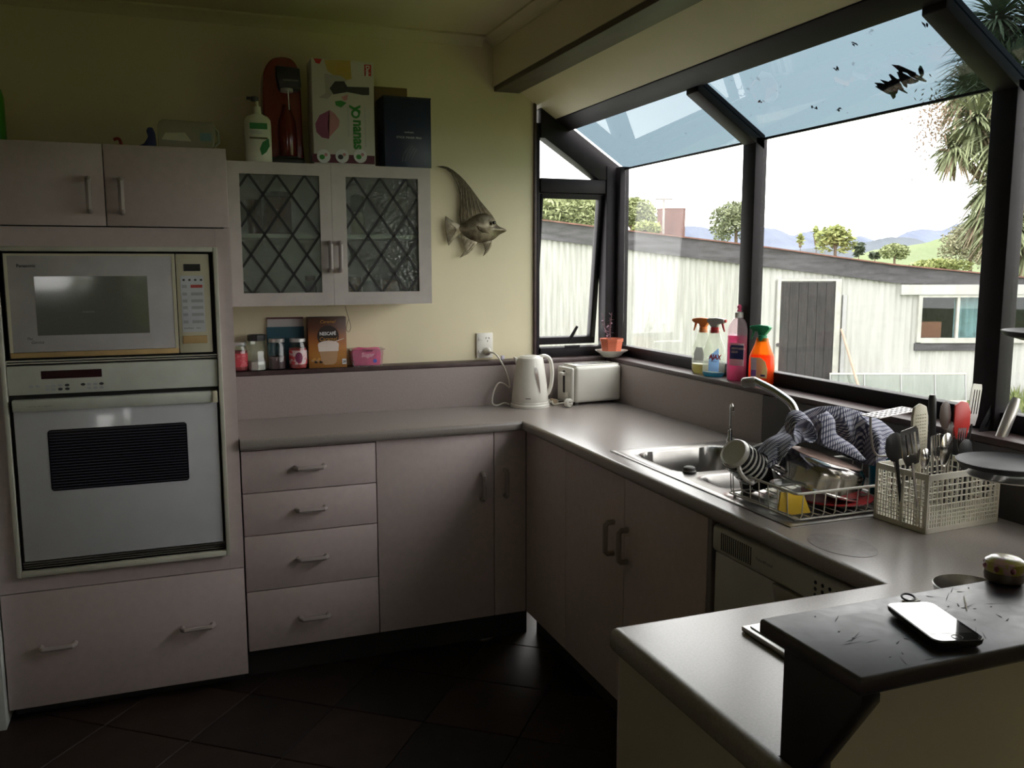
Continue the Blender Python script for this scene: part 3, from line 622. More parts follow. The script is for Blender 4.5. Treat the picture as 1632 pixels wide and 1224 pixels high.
# ---- tea towel
cols = [((1217, 722), (1219, 748), -1.43), ((1228, 701), (1240, 738), -1.44), ((1250, 690), (1262, 713), -1.45), ((1262, 674), (1282, 704), -1.45), ((1276, 663), (1298, 705), -1.455), ((1292, 655), (1312, 712), -1.455), ((1312, 648), (1330, 720), -1.46), ((1340, 648), (1350, 729), -1.46), ((1365, 654), (1375, 738), -1.455), ((1385, 661), (1392, 742), -1.45), ((1405, 671), (1407, 738), -1.445), ((1421, 684), (1419, 722), -1.44)]
ridge = spline([U('y', c[2]+.10, *c[0]) for c in cols], 8); hem = spline([Upl(mp @ Vector((0, 0, .008)), axis, *c[1]) if 1262 < c[1][0] < 1376 else U('y', c[2]+.01, *c[1]) for c in cols], 8)
rows = []; NR = 26
for j in range(NR+10):
    row = []
    for i, (a, b) in enumerate(zip(ridge, hem)):
        u = i/(len(ridge)-1)
        if j <= NR:
            s_ = j/NR; p = b.lerp(a, s_); bulge = math.sin(PI*s_)*.022
            fold = .010*math.sin(u*31+s_*2.5)*math.sin(PI*min(1, s_*1.1))+.006*math.sin(u*57-s_*5)*math.sin(PI*s_)
            p = p + Vector((-.3, -.9, .35))*(bulge+fold)
        else:
            s_ = (j-NR)/9; p = a + Vector((.02*s_, .10*s_, -.085*s_*s_-.006*math.sin(u*25)*s_))
        row.append(p)
    rows.append(row)
tw = MB().grid(rows)
# rolled-over corner lying on top of the drape
roll = spline([U('y', -1.465, *a) for a in ((1267, 706), (1264, 690), (1270, 674), (1284, 668), (1298, 680), (1303, 697), (1294, 706), (1282, 702))], 6)
rr_rows = []
for j in range(9):
    s_ = j/8; rr_rows.append([p + Vector((.018*s_, .055*s_, .006*math.sin(s_*PI)+.012*s_)) for p in roll])
tw.grid(rr_rows)
flap = spline([U('y', -1.468, *a) for a in ((1300, 664), (1310, 676), (1309, 700), (1318, 712), (1345, 722), (1372, 735))], 6); flap2 = spline([U('y', -1.452, *a) for a in ((1318, 655), (1330, 668), (1333, 690), (1345, 700), (1362, 712), (1380, 733))], 6)
tw.grid([[a.lerp(b, s_/6)+Vector((0, -.008, .004))*math.sin(PI*s_/6) for a, b in zip(flap, flap2)] for s_ in range(7)])
m_, nt_, o_ = nodes('navy_check_cotton'); Lk = nt_.links.new
p_ = NN(nt_, 'ShaderNodeBsdfPrincipled', Roughness=.9); tc_ = NN(nt_, 'ShaderNodeTexCoord')
def wave(vec, sc, rotv, lo, hi):
    mpn = NN(nt_, 'ShaderNodeMapping'); mpn.inputs['Rotation'].default_value = rotv; Lk(vec, mpn.inputs[0])
    wv = NN(nt_, 'ShaderNodeTexWave', Scale=sc, Distortion=0.0); Lk(mpn.outputs[0], wv.inputs[0])
    mr = NN(nt_, 'ShaderNodeMapRange', i1=lo, i2=hi, i3=0.0, i4=1.0); Lk(wv.outputs[1], mr.inputs[0]); return mr.outputs[0]
uvv = tc_.outputs['UV']
w1 = wave(uvv, 4.6, (0, 0, 0), .35, .65); w2 = wave(uvv, 2.8, (0, 0, PI/2), .55, .8)
mxa = NN(nt_, 'ShaderNodeMix', _data_type='RGBA'); mxa.inputs['A'].default_value = (.55, .55, .60, 1); mxa.inputs['B'].default_value = (.075, .085, .15, 1); Lk(w1, mxa.inputs['Factor'])
mxb = NN(nt_, 'ShaderNodeMix', _data_type='RGBA', _blend_type='MULTIPLY'); mxb.inputs['B'].default_value = (.35, .36, .45, 1); Lk(w2, mxb.inputs['Factor']); Lk(mxa.outputs['Result'], mxb.inputs['A'])
Lk(mxb.outputs['Result'], p_.inputs['Base Color']); Lk(p_.outputs[0], o_.inputs[0])
tt = thing('tea_towel', 'crumpled navy and white checked tea towel draped over the pot', 'tea towel', (.35, -1.40, FLZ))
cl = tw.build('cloth', m_, tt, solid=.0016, ang=80)
uvl = cl.data.uv_layers.new(name='UVMap'); ro = root_loc(cl)
for lp in cl.data.loops:
    co_ = cl.data.vertices[lp.vertex_index].co; uvl.data[lp.index].uv = ((co_.x*.95+co_.y*.45)*10, (co_.z*.8+co_.y*.6-co_.x*.25)*10)
# ================================================================== CUTLERY BASKET
BO = Vector((.308, -1.667, .9004)); BR = math.atan2(.014, .231); BW, BD, BH = .231, .148, .133
bk = thing('cutlery_basket', 'white plastic lattice cutlery basket full of utensils', 'basket', BO, BR)
bwm = mat('white_basket_plastic', (.8, .77, .67), .45)
def lattice(L_, name, mtx):
    mb = MB(); th = .0035
    mb.box(0, L_, 0, th, 0, .012, mtx).box(0, L_, 0, th, BH-.014, BH, mtx).box(0, .005, 0, th, 0, BH, mtx).box(L_-.005, L_, 0, th, 0, BH, mtx)
    n1 = round(L_/.0155)
    for k in range(1, n1): x = L_*k/n1; mb.box(x-.0011, x+.0011, 0, th, .012, BH-.014, mtx)
    n2 = n1*2
    for k in range(1, n2, 2): x = L_*k/n2; mb.box(x-.0009, x+.0009, .0003, th-.0003, .012, .062, mtx)
    for z in (.021, .030, .039, .048, .062, .077, .091, .105): mb.box(.004, L_-.004, 0, th, z-.001, z+.001, mtx)
    return mb.build(name, bwm, bk, world=False, smooth=False)
R90 = Matrix.Rotation(PI/2, 4, 'Z')
lattice(BW, 'lattice_side', Matrix.Identity(4)); lattice(BW, 'lattice_side', Matrix.Translation((0, BD-.0035, 0)))
lattice(BD-.0075, 'lattice_side', Matrix.Translation((.0035, .00375, 0)) @ R90); lattice(BD-.0075, 'lattice_side', Matrix.Translation((BW, .00375, 0)) @ R90)
MB().box(.004, BW-.004, .004, BD-.004, .003, .006).build('base', bwm, bk, world=False)
MB().box(-.0012, .0, .066, .0715, .004, BH).build('divider_rib', bwm, bk, world=False)
def bpt(px, py, yl):   # pixel onto the plane local-y = yl of the basket
    n = Vector((-math.sin(BR), math.cos(BR), 0)); return Upl(BO+n*yl, n, px, py)
def frame_at(base, tip, face=(0, -1, 0)):
    z = (tip-base).normalized(); f = Vector(face); y = (f-z*f.dot(z)).normalized(); x = y.cross(z)
    return Matrix(((x.x, y.x, z.x, base.x), (x.y, y.y, z.y, base.y), (x.z, y.z, z.z, base.z), (0, 0, 0, 1))), (tip-base).length
FZ = BO.z+.0065
blk = mat('black_nylon', (.015, .015, .016), .4); sst = mat('cutlery_steel', (.6, .58, .56), .18, 1, var=.04); redp = mat('red_silicone', (.45, .025, .02), .4)
def foot(px, yl): p = bpt(px, 830, yl); n = Vector((-math.sin(BR), math.cos(BR), 0)); xl = max(.014, min(BW-.014, (p-BO).dot(Vector((math.cos(BR), math.sin(BR), 0))))); return BO+Vector((math.cos(BR), math.sin(BR), 0))*xl+n*yl+Vector((0, 0, .0068))
def utensil(name, label, cat, tip_px, foot_px, yl, head, hmat_, shaft_mat, shaft=.003, hl=.09, hw=.03, face=(0, -1, 0), grp=None):
    tip = bpt(*tip_px, yl); b = foot(foot_px, yl); M_, L_ = frame_at(b, tip, face)
    t = thing(name, label, cat, b, group=grp); s0 = L_-hl
    if head == 'slotted':
        mb = MB(); n = 4
        pts = [(-hw*.35, 0), (-hw*.5, hl*.25), (-hw*.5, hl*.9), (-hw*.42, hl), (hw*.42, hl), (hw*.5, hl*.9), (hw*.5, hl*.25), (hw*.35, 0)]
        z0, z1 = hl*.28, hl*.86
        mb.prism(pts[:2]+[(-hw*.5, z0), (hw*.5, z0)]+pts[6:], -.0008, .0008, 'y', M_ @ Matrix.Translation((0, 0, s0)))
        mb.prism([(-hw*.5, z1), pts[2], pts[3], pts[4], pts[5], (hw*.5, z1)], -.0008, .0008, 'y', M_ @ Matrix.Translation((0, 0, s0)))
        for k in range(n): x = -hw*.5+hw*(k+.0)/n*1.0; mb.box(x, x+hw*.5/n+ (hw*.02), -.0008, .0008, z0, z1, M_ @ Matrix.Translation((0, 0, s0)))
        mb.box(hw*.5-hw*.09, hw*.5, -.0008, .0008, z0, z1, M_ @ Matrix.Translation((0, 0, s0)))
        mb.build('head', hmat_, t)
    elif head == 'spoon':
        pf = [(0, 0), (hw*.25, hl*.08), (hw*.45, hl*.3), (hw*.5, hl*.55), (hw*.4, hl*.85), (hw*.2, hl*.97), (0, hl)]
        mb = MB(); rows = []
        for s_ in range(-5, 6):
            f = s_/5; rows.append([M_ @ Vector((w_*f, .006*(1-f*f)*math.sin(PI*z_/hl)-.002, s0+z_)) for w_, z_ in pf])
        mb.grid(rows).build('bowl', hmat_, t, solid=.0012, ang=80)
    elif head == 'blade':
        pts = [(-hw*.3, 0), (-hw*.5, hl*.35), (-hw*.5, hl*.7), (-hw*.3, hl*.95), (hw*.1, hl), (hw*.5, hl*.9), (hw*.5, hl*.3), (hw*.3, 0)]
        MB().prism(pts, -.002, .002, 'y', M_ @ Matrix.Translation((0, 0, s0))).build('blade', hmat_, t, bevel=.0012)
    elif head == 'fork':
        mb = MB(); mb.prism([(-hw*.2, 0), (-hw*.5, hl*.35), (-hw*.5, hl*.48), (hw*.5, hl*.48), (hw*.5, hl*.35), (hw*.2, 0)], -.0007, .0007, 'y', M_ @ Matrix.Translation((0, 0, s0)))
        for k in range(4): x = -hw*.5+hw*k*.28; mb.box(x, x+hw*.16, -.0007, .0007, hl*.47, hl, M_ @ Matrix.Translation((0, 0, s0)))
        mb.build('tines', hmat_, t)
    elif head == 'knife':
        MB().prism([(-hw*.5, 0), (-hw*.5, hl*.9), (-hw*.1, hl), (hw*.5, hl*.8), (hw*.5, 0)], -.0007, .0007, 'y', M_ @ Matrix.Translation((0, 0, s0))).build('blade', hmat_, t)
    elif head == 'grip':
        MB().tube([M_ @ Vector((0, 0, s0+hl*f)) for f in (0, .1, .5, .9, 1)], [hw*.35, hw*.45, hw*.5, hw*.5, hw*.35], 12).build('grip', hmat_, t)
    MB().tube([M_ @ Vector((0, 0, 0)), M_ @ Vector((0, 0, s0+.004))], shaft, 8).build('shaft', shaft_mat, t)
    return t
utensil('slotted_turner', 'wide steel slotted turner leaning at the left end of the basket', 'turner', (1448, 683), 1452, .028, 'slotted', sst, sst, hl=.085, hw=.05)
utensil('ladle', 'black nylon ladle beside the wide slotted turner', 'ladle', (1425, 690), 1432, .075, 'spoon', blk, blk, shaft=.004, hl=.07, hw=.055)
utensil('slotted_spatula', 'long pale steel spatula with three slots standing above the basket', 'spatula', (1558, 612), 1545, .095, 'slotted', mat('pale_steel', (.5, .48, .46), .4, .6), blk, hl=.10, hw=.032)
utensil('red_spatula', 'red silicone spatula between the spoons and the slotted spatula', 'spatula', (1535, 639), 1522, .085, 'blade', redp, sst, hl=.09, hw=.05)
utensil('wooden_spoon', 'dark wooden spoon head standing up in the basket', 'spoon', (1508, 640), 1505, .095, 'spoon', mat('dark_wood', (.10, .07, .06), .5), mat('dark_wood', (.1, .07, .06)), shaft=.004, hl=.07, hw=.036)
utensil('black_handled_knife', 'knife standing blade down with its black handle uppermost', 'knife', (1486, 629), 1484, .11, 'grip', blk, sst, shaft=.0035, hl=.10, hw=.018)
utensil('whisk_handle', 'thick brushed metal tube handle leaning out of the basket', 'utensil', (1620, 635), 1548, .06, 'grip', mat('brushed_tube', (.42, .4, .38), .35, .7), sst, shaft=.0035, hl=.20, hw=.026)
utensil('black_fish_slice', 'broad black nylon fish slice behind the metal tube handle', 'fish slice', (1597, 640), 1560, .12, 'slotted', blk, blk, shaft=.004, hl=.11, hw=.055)
utensil('black_spatula', 'plain black spatula at the right end of the basket', 'spatula', (1626, 652), 1572, .105, 'blade', blk, blk, shaft=.004, hl=.09, hw=.04)
utensil('dinner_fork', 'steel dinner fork standing tines up near the front of the basket', 'fork', (1492, 693), 1497, .03, 'fork', sst, sst, hl=.055, hw=.026)
utensil('dinner_fork', 'steel dinner fork standing tines up beside the red spatula', 'fork', (1534, 682), 1520, .05, 'fork', sst, sst, hl=.055, hw=.024)
utensil('dinner_fork', 'steel dinner fork tilted out behind the black dish', 'fork', (1600, 708), 1575, .13, 'fork', sst, sst, hl=.05, hw=.022)
utensil('serving_spoon', 'bright steel serving spoon at the front of the basket', 'spoon', (1512, 690), 1496, .02, 'spoon', sst, sst, hl=.08, hw=.036)
utensil('serving_spoon', 'small steel spoon low beside the cream grater', 'spoon', (1476, 715), 1475, .018, 'spoon', sst, sst, hl=.05, hw=.028)
utensil('table_knife', 'steel table knife leaning between the serving spoon and red spatula', 'knife', (1516, 672), 1506, .06, 'knife', sst, sst, hl=.09, hw=.018)
utensil('black_slotted_spoon', 'black nylon spoon low in the middle of the basket', 'spoon', (1541, 700), 1535, .03, 'spoon', blk, blk, shaft=.004, hl=.075, hw=.045)
# cream grater with dots
tip = bpt(1466, 643, .05); b = foot(1462, .05); M_, L_ = frame_at(b, tip)
t = thing('grater', 'cream plastic grater paddle covered in small bumps', 'grater', b); gm = mat('cream_plastic', (.6, .56, .44), .45)
pts = [(-.013, L_-.15), (-.021, L_-.12), (-.022, L_-.03), (-.017, L_-.008), (0, L_), (.017, L_-.008), (.022, L_-.03), (.021, L_-.12), (.013, L_-.15)]
MB().prism(pts, -.004, .004, 'y', M_).build('paddle', gm, t, bevel=.002)
mb = MB()
for i in range(5):
    for j in range(13): mb.lathe([(.0016, 0), (.0009, .0014)], 6, M_ @ Matrix.Translation((-.013+i*.0065, .004, L_-.115+j*.0075)) @ Matrix.Rotation(-PI/2, 4, 'X'))
mb.build('bumps', gm, t); MB().tube([M_ @ Vector((0, 0, 0)), M_ @ Vector((0, 0, L_-.14))], .006, 8).build('shaft', gm, t)
# potato masher: pierced plate on a bent wire
t = thing('potato_masher', 'white pierced masher plate on a bent wire leaning over the tea towel', 'masher', foot(1432, .11))
pA, pB = bpt(1387, 664, .09), bpt(1452, 651, .09); M_, L_ = frame_at(pA, pB, (0, 0, 1)); mb = MB(); hw = .026
mb.box(-hw, -hw+.004, -.001, .001, 0, L_, M_).box(hw-.004, hw, -.001, .001, 0, L_, M_)
for k in range(9): z = L_*k/8; mb.box(-hw+.003, hw-.003, -.001, .001, max(0, z-.0025), min(L_, z+.0025), M_)
for k in (-1, 0, 1): mb.box(k*.0125-.002, k*.0125+.002, -.0009, .0009, 0, L_, M_)
mb.build('plate', mat('pale_tin', (.6, .55, .55), .35, .3), t)
MB().tube(spline([pA, bpt(1389, 700, .09), bpt(1397, 725, .09), bpt(1426, 737, .09), foot(1432, .09)], 5), .0028, 6).build('wire_handle', steel_d, t)
# ================================================================== TIERED STAND AT THE FRAME EDGE
t = thing('tray_stand', 'black tiered stand holding round dishes beside the cutlery basket', 'stand', (.50, -1.86, .9004))
sx_, sy_ = .50, -1.86
MB().lathe([(.06, 0), (.06, .006), (.012, .012), (.007, .03), (.007, .50), (.012, .51), (0, .515)], 20, Matrix.Translation((sx_, sy_, .9004))).build('pole', blk, t)
dish = [(.02, 0), (.06, .003), (.09, .012), (.097, .022), (.094, .023), (.085, .015), (.05, .007), (0, .005)]
lo = U('y', -1.80, 1604, 752); up = U('y', -1.80, 1682, 545)
for c_, sc in ((lo, 1.0), (up, 1.05)):
    MB().lathe([(r*sc, z) for r, z in dish], 40, Matrix.Translation(c_)).build('dish', mat('black_enamel', (.015, .015, .017), .5, spec=.3), t)
    MB().tube([(sx_, sy_, c_.z-.004), (c_.x, c_.y, c_.z-.003)], .005, 8).build('arm', blk, t)
MB().lathe([(.05, 0), (.085, .004), (.088, .007), (.05, .004)], 36, Matrix.Translation((lo.x+.02, lo.y, lo.z-.016))).build('plate', china, t)
# ================================================================== ON THE BAR AND BEHIND IT
BZ = 1.0602
pc = [U('z', BZ+.011, *a) for a in ((1417, 966), (1487, 963), (1564, 1016), (1489, 1019))]
ctr = sum(pc, Vector())/4; yd = ((pc[3]-pc[0])+(pc[2]-pc[1])).normalized(); xd = Vector((-yd.y, yd.x, 0)); PW, PL = .0615, .1155
if xd.dot(pc[1]-pc[0]) < 0: xd = -xd
t = thing('mobile_phone', 'black smartphone with a glossy screen lying on the breakfast bar', 'phone', (ctr.x, ctr.y, BZ), math.atan2(xd.y, xd.x))
def rrect(w_, h_, r, n=5, sc=1):
    out = []
    for cx, cy, a0 in ((w_/2-r, h_/2-r, 0), (-w_/2+r, h_/2-r, 90), (-w_/2+r, -h_/2+r, 180), (w_/2-r, -h_/2+r, 270)):
        for k in range(n+1): a = math.radians(a0+90*k/n); out.append((cx+r*math.cos(a), cy+r*math.sin(a)))
    return out
mb = MB(); prev = None; o1 = rrect(PW, PL, .011)
lev = [(.62, 0), (.88, .002), (.98, .006), (1, .010), (.985, .0115)]
n = len(o1); vs = [(x*s_ if s_ < .97 else x*s_, y*(1-(1-s_)*.5), z) for s_, z in lev for x, y in o1]
fs = [(j*n+k, j*n+(k+1) % n, (j+1)*n+(k+1) % n, (j+1)*n+k) for j in range(len(lev)-1) for k in range(n)]+[tuple(range(n-1, -1, -1)), tuple(range((len(lev)-1)*n, len(lev)*n))]
mb.add(vs, fs).build('case', mat('black_phone_plastic', (.012, .012, .014), .25, coat=.5), t, world=False, ang=40)
MB().prism(rrect(PW-.003, PL-.003, .010), .0116, .012, 'z').build('glass_front', mat('black_mirror_glass', (.02, .02, .022), .04, coat=1, spec=1), t, world=False)
MB().prism(rrect(.050, .075, .001), .01205, .0122, 'z').build('screen', mat('grey_mirror_screen', (.10, .10, .11), .03, coat=1, spec=1), t, world=False)
MB().tube([(.006*math.cos(a), -.048+.006*math.sin(a), .0122) for a in [k*PI/6 for k in range(12)]], .0004, 4, closed=True).build('home_button', mat('grey_ring', (.2, .2, .2), .4), t, world=False)
tp = [U('z', BZ+.0015, *a) for a in ((1536, 949), (1541, 972))]
tag(MB().tube([tp[0], tp[0].lerp(tp[1], .15), tp[0].lerp(tp[1], .85), tp[1]], [.0002, .0010, .0010, .0002], 6).build('toothpick', mat('pale_wood', (.7, .62, .48), .6), None), 'single pale wooden toothpick lying on the bar', 'toothpick')
tc = U('z', BZ, 1600, 926); t = thing('trinket_tin', 'small round trinket box with a yellow lid and pink spots on the bar', 'tin', (tc.x, tc.y, BZ))
mt = Matrix.Translation((tc.x, tc.y, BZ))
MB().lathe([(.020, 0), (.0245, .003), (.0255, .010), (.0245, .0155), (0, .0155)], 30, mt).build('base', mat('brown_lacquer', (.09, .065, .045), .35), t)
ld = MB().lathe([(.0255, .0158), (.0265, .021), (.025, .029), (.018, .034), (.008, .0355), (0, .0357)], 30, mt).build('lid', mat('yellow_lacquer', (.42, .36, .06), .3, col2=(.5, .3, .3), cut=(.5, .62), scale=90, coat=.5), t)
for k in range(8):
    a = 2*PI*k/8+.3; nrm = Vector((math.cos(a), math.sin(a), 0)); MB().sphere(Vector((tc.x, tc.y, BZ+.022))+nrm*.0247, .0042, 6, (1, 1, 1)).build('spot', mat('dusky_pink_spot', (.3, .09, .12), .4), ld)
lp = U('z', BZ+.004, 1440, 948); t = thing('key_ring', 'small black key ring with a pale tag on the bar edge', 'key ring', (lp.x, lp.y, BZ))
MB().tube([(lp.x+.009*math.cos(a), lp.y-.008+.007*math.sin(a), BZ+.0036+.0022*math.sin(a)) for a in [k*PI/7 for k in range(14)]], .0014, 6, closed=True).build('ring', blk, t)
tg = U('z', BZ+.001, 1452, 957); MB().box(tg.x-.012, tg.x+.012, tg.y-.004, tg.y+.004, BZ, BZ+.0015).build('tag', china, t, bevel=.0005)
pcx = U('z', .945, 1535, 932); t = thing('steel_pan', 'shallow steel pan with a bright rim on the cooktop behind the bar', 'pan', (pcx.x, pcx.y, .9112))
MB().lathe([(.046, 0), (.05, .003), (.056, .034), (.0575, .036), (.0555, .037), (.048, .004), (0, .003)], 36, Matrix.Translation((pcx.x, pcx.y-.012, .9112))).build('bowl', steel, t)
MB().tube([(pcx.x+.054, pcx.y-.012, .942), (pcx.x+.10, pcx.y-.02, .952), (pcx.x+.15, pcx.y-.03, .953)], [.004, .006, .006], 8).build('handle', blk, t)
# ================================================================== WINDOW LEDGE BOTTLES
LZ = 1.0862
def spray(name, label, cx, cy, bodym, liqm, level, trig, collar, h=.175, w_=.044, d_=.027, rz=0, liq_in=True):
    t = thing(name, label, 'spray bottle', (cx, cy, LZ), rz, 'bottles on the window ledge')
    prof = [(.88, 0), (1, .008), (1, h*.35), (.96, h*.55), (.62, h*.75), (.5, h*.84), (.45, h*.9)]
    def ell(s_, z): return [(s_*w_*math.cos(a), s_*d_*math.sin(a)*(1 if s_ > .6 else 1.15), z) for a in [2*PI*k/28 for k in range(28)]]
    def sh_(pr):
        mb = MB(); vs = [p for s_, z in pr for p in ell(s_, z)]; n = 28
        mb.add(vs, [(j*n+k, j*n+(k+1) % n, (j+1)*n+(k+1) % n, (j+1)*n+k) for j in range(len(pr)-1) for k in range(n)]+[tuple(range(n-1, -1, -1)), tuple(range((len(pr)-1)*n, len(pr)*n))]); return mb
    sh_(prof).build('bottle', bodym, t, world=False, ang=50)
    if liqm:
        pl = [(s_*.95, z+.001) for s_, z in prof if z < level]; pl.append((.95 if level < h*.5 else .78, level)); sh_(pl).build('liquid', liqm, t, world=False, ang=50)
    z0 = h*.9
    MB().lathe([(.0155, z0-.012), (.0155, z0+.008), (.012, z0+.009)], 20).build('collar', collar, t, world=False)
    # trigger head outline in the local x-z plane; nozzle towards +x
    pts = [(-.030, z0+.036), (-.026, z0+.028), (-.013, z0+.012), (-.011, z0+.009), (.012, z0+.009), (.014, z0+.020), (.034, z0+.024), (.040, z0+.026), (.040, z0+.040), (.010, z0+.044), (-.022, z0+.042)]
    MB().prism(pts, -.011, .011).build('trigger_head', trig, t, world=False, bevel=.003)
    MB().tube([(.030, 0, z0+.028), (.034, 0, z0+.012), (.040, 0, z0-.006)], [.005, .0042, .003], 8).build('trigger', collar, t, world=False)
    MB().tube([(.038, 0, z0+.033), (.046, 0, z0+.033)], .0055, 10).build('nozzle', collar, t, world=False)
    return t
def patch(parent, outline, y, m, name='label', bulge=0):
    """flat print standing just proud of the bottle face; outline in local x,z"""
    return MB().prism(outline, y-.0006, y).build(name, m, parent, world=False)
clearp = milky('clear_bottle_plastic', (.88, .9, .85), .5, .82)
grn = mat('green_trigger', (.02, .22, .10), .4); ora = mat('orange_trigger', (.75, .22, .05), .4); redt = mat('red_trigger', (.6, .03, .04), .4); gryt = mat('grey_trigger', (.42, .4, .38), .4)
wlab = mat('white_label', (.72, .73, .75), .4)
def face(dx, dy): return math.atan2(dy, dx)
# local +x along the ledge; bottles show their flat side to the room
RZ = math.radians(-62)
t = spray('spray_bottle', 'clear spray bottle with an orange trigger and a little yellow liquid', .632, -.262, clearp, milky('pale_yellow_liquid', (.75, .68, .35), .4, .5), .036, ora, ora, h=.185, rz=RZ+PI)
MB().prism([(-.02, .05), (.02, .05), (.022, .075), (.012, .10), (-.012, .10), (-.022, .075)], .0285, .029).build('label', milky('grey_label', (.6, .6, .6), .55), t, world=False)
t = spray('spray_bottle', 'clear spray bottle with a red trigger and blue window cleaner label', .622, -.352, clearp, milky('blue_liquid', (.05, .5, .7), .4, .5), .016, gryt, redt, h=.19, rz=RZ)
lb = MB().prism([(-.006, .02), (.036, .02), (.037, .06), (.034, .107), (-.004, .075)], -.0292, -.0286).build('label', milky('blue_white_label', (.55, .72, .95), .6), t, world=False)
label_text('AJAX', .024, (-.004, -.0294, .066), (1, 0, 0), (0, 0, 1), redt, lb, world=False, shear=.2, bold=.0012, sx=.85)
label_text('window', .008, (.002, -.0294, .055), (1, 0, 0), (0, 0, 1), mat('navy_print', (.02, .03, .2), .5), lb, world=False, shear=.2)
# pink dishwashing liquid
t = thing('dishwashing_bottle', 'tall bottle of pink dishwashing liquid with a blue and white label', 'bottle', (.632, -.487, LZ), RZ, 'bottles on the window ledge')
def oval(pr, w_, d_, n=32):
    mb = MB(); vs = [(s_*w_*math.cos(2*PI*k/n), s_*d_*math.sin(2*PI*k/n)*(1 if s_ > .6 else w_/d_), z) for s_, z in pr for k in range(n)]
    return mb.add(vs, [(j*n+k, j*n+(k+1) % n, (j+1)*n+(k+1) % n, (j+1)*n+k) for j in range(len(pr)-1) for k in range(n)]+[tuple(range(n-1, -1, -1)), tuple(range((len(pr)-1)*n, len(pr)*n))])
oval([(.92, 0), (1, .006), (1, .170), (.97, .185), (.8, .203), (.5, .217), (.33, .221), (.33, .228)], .041, .027).build('bottle', milky('frosted_plastic', (.97, .86, .90), .7, .72), t, world=False, ang=50)
oval([(.90, .001), (.97, .007), (.97, .16)], .041, .027).build('liquid', milky('pink_liquid', (1.0, .27, .52), .8, .35), t, world=False, ang=50)
MB().lathe([(.0155, .222), (.0155, .240), (.012, .242), (.008, .243)], 20).build('cap', mat('white_cap', (.7, .66, .64), .4), t, world=False)
MB().lathe([(.007, .242), (.009, .247), (.006, .252), (.0085, .258), (.0085, .262), (.004, .268), (0, .269)], 16).build('nozzle', mat('pink_cap', (.8, .12, .25), .4), t, world=False)
lb = MB().prism([(-.018, .055), (.036, .055), (.036, .134), (-.018, .134)], -.0285, -.0278).build('label', milky('silver_label', (.85, .78, .82), .6), t, world=False)
MB().prism([(-.017, .078), (.035, .078), (.035, .127), (-.012, .127), (-.017, .121)], -.0289, -.0285).build('label_band', mat('navy_label', (.02, .04, .22), .4), lb, world=False)
for s_, z in (('DISHWASHING', .112), ('LIQUID', .100)): label_text(s_, .0105, (-.0115, -.029, z), (1, 0, 0), (0, 0, 1), wlab, lb, world=False, sx=.75, bold=.0003)
# orange cleaner
t = spray('spray_bottle', 'orange cleaner spray bottle with a green trigger', .640, -.612, milky('orange_bottle', (1.0, .42, .08), .75, .6), milky('orange_liquid', (1.0, .34, .04), .8, .4), .105, grn, grn, h=.178, w_=.046, rz=RZ+PI)
lb = MB().prism([(-.034, .026), (.024, .026), (.026, .095), (-.01, .095), (-.028, .082), (-.036, .055)], .0295, .0302).build('label', milky('pale_green_label', (.72, .78, .5), .6), t, world=False)
MB().prism([(.004, .030), (.023, .030), (.024, .092), (.004, .092)], .0302, .0306).build('label_text_block', mat('lilac_label', (.62, .52, .62), .5, var=.15, scale=400, stretch=(.1, 1, 1)), lb, world=False)
MB().prism([(.005, .031), (.022, .031), (.022, .052), (.005, .052)], .0306, .0309).build('barcode', mat('purple_print', (.25, .12, .4), .5, stretch=(9, .1, .1), scale=120, var=.6), lb, world=False)
MB().prism([(-.028, .032), (-.012, .032), (-.012, .038), (-.028, .038)], .0302, .0306).build('label_mark', mat('navy_print', (.02, .03, .2), .5), lb, world=False)
# potted plant on a saucer in the corner
PX, PY = .588, .405
t = thing('saucer', 'wide white scalloped saucer on the corner of the window ledge', 'saucer', (PX, PY, LZ))
n = 48; prof = [(.036, 0), (.040, .002), (.055, .018), (.070, .027), (.074, .031), (.070, .031), (.052, .021), (.036, .006), (0, .005)]
mb = MB(); vs = []
for r, z in prof:
    for k in range(n): a = 2*PI*k/n; rr2 = r*(1+(.035*math.cos(a*8) if r > .06 else 0)); vs.append((PX+rr2*math.cos(a), PY+rr2*math.sin(a), LZ+z))
mb.add(vs, [(j*n+k, j*n+(k+1) % n, (j+1)*n+(k+1) % n, (j+1)*n+k) for j in range(len(prof)-1) for k in range(n)]+[tuple(range(n-1, -1, -1))]).build('dish', china, t, ang=50)
t = thing('potted_plant', 'spindly purple-leaved seedling in a terracotta plastic pot', 'potted plant', (PX, PY, LZ+.0065))
MB().lathe([(.040, .0), (.042, .004), (.051, .062), (.054, .063), (.055, .076), (.052, .076), (.048, .06), (0, .06)], 8, Matrix.Translation((PX, PY, LZ+.0065))).build('pot', mat('terracotta_plastic', (.50, .12, .06), .5), t, ang=20)
MB().lathe([(.049, .064), (0, .066)], 20, Matrix.Translation((PX, PY, LZ+.0065))).build('soil', mat('dark_soil', (.04, .03, .02), .9), t)
stem_m = mat('purple_stem', (.16, .07, .09), .6); leafm = mat('purple_leaf', (.22, .10, .16), .5, col2=(.3, .2, .25)); rr = random.Random(5); st = []
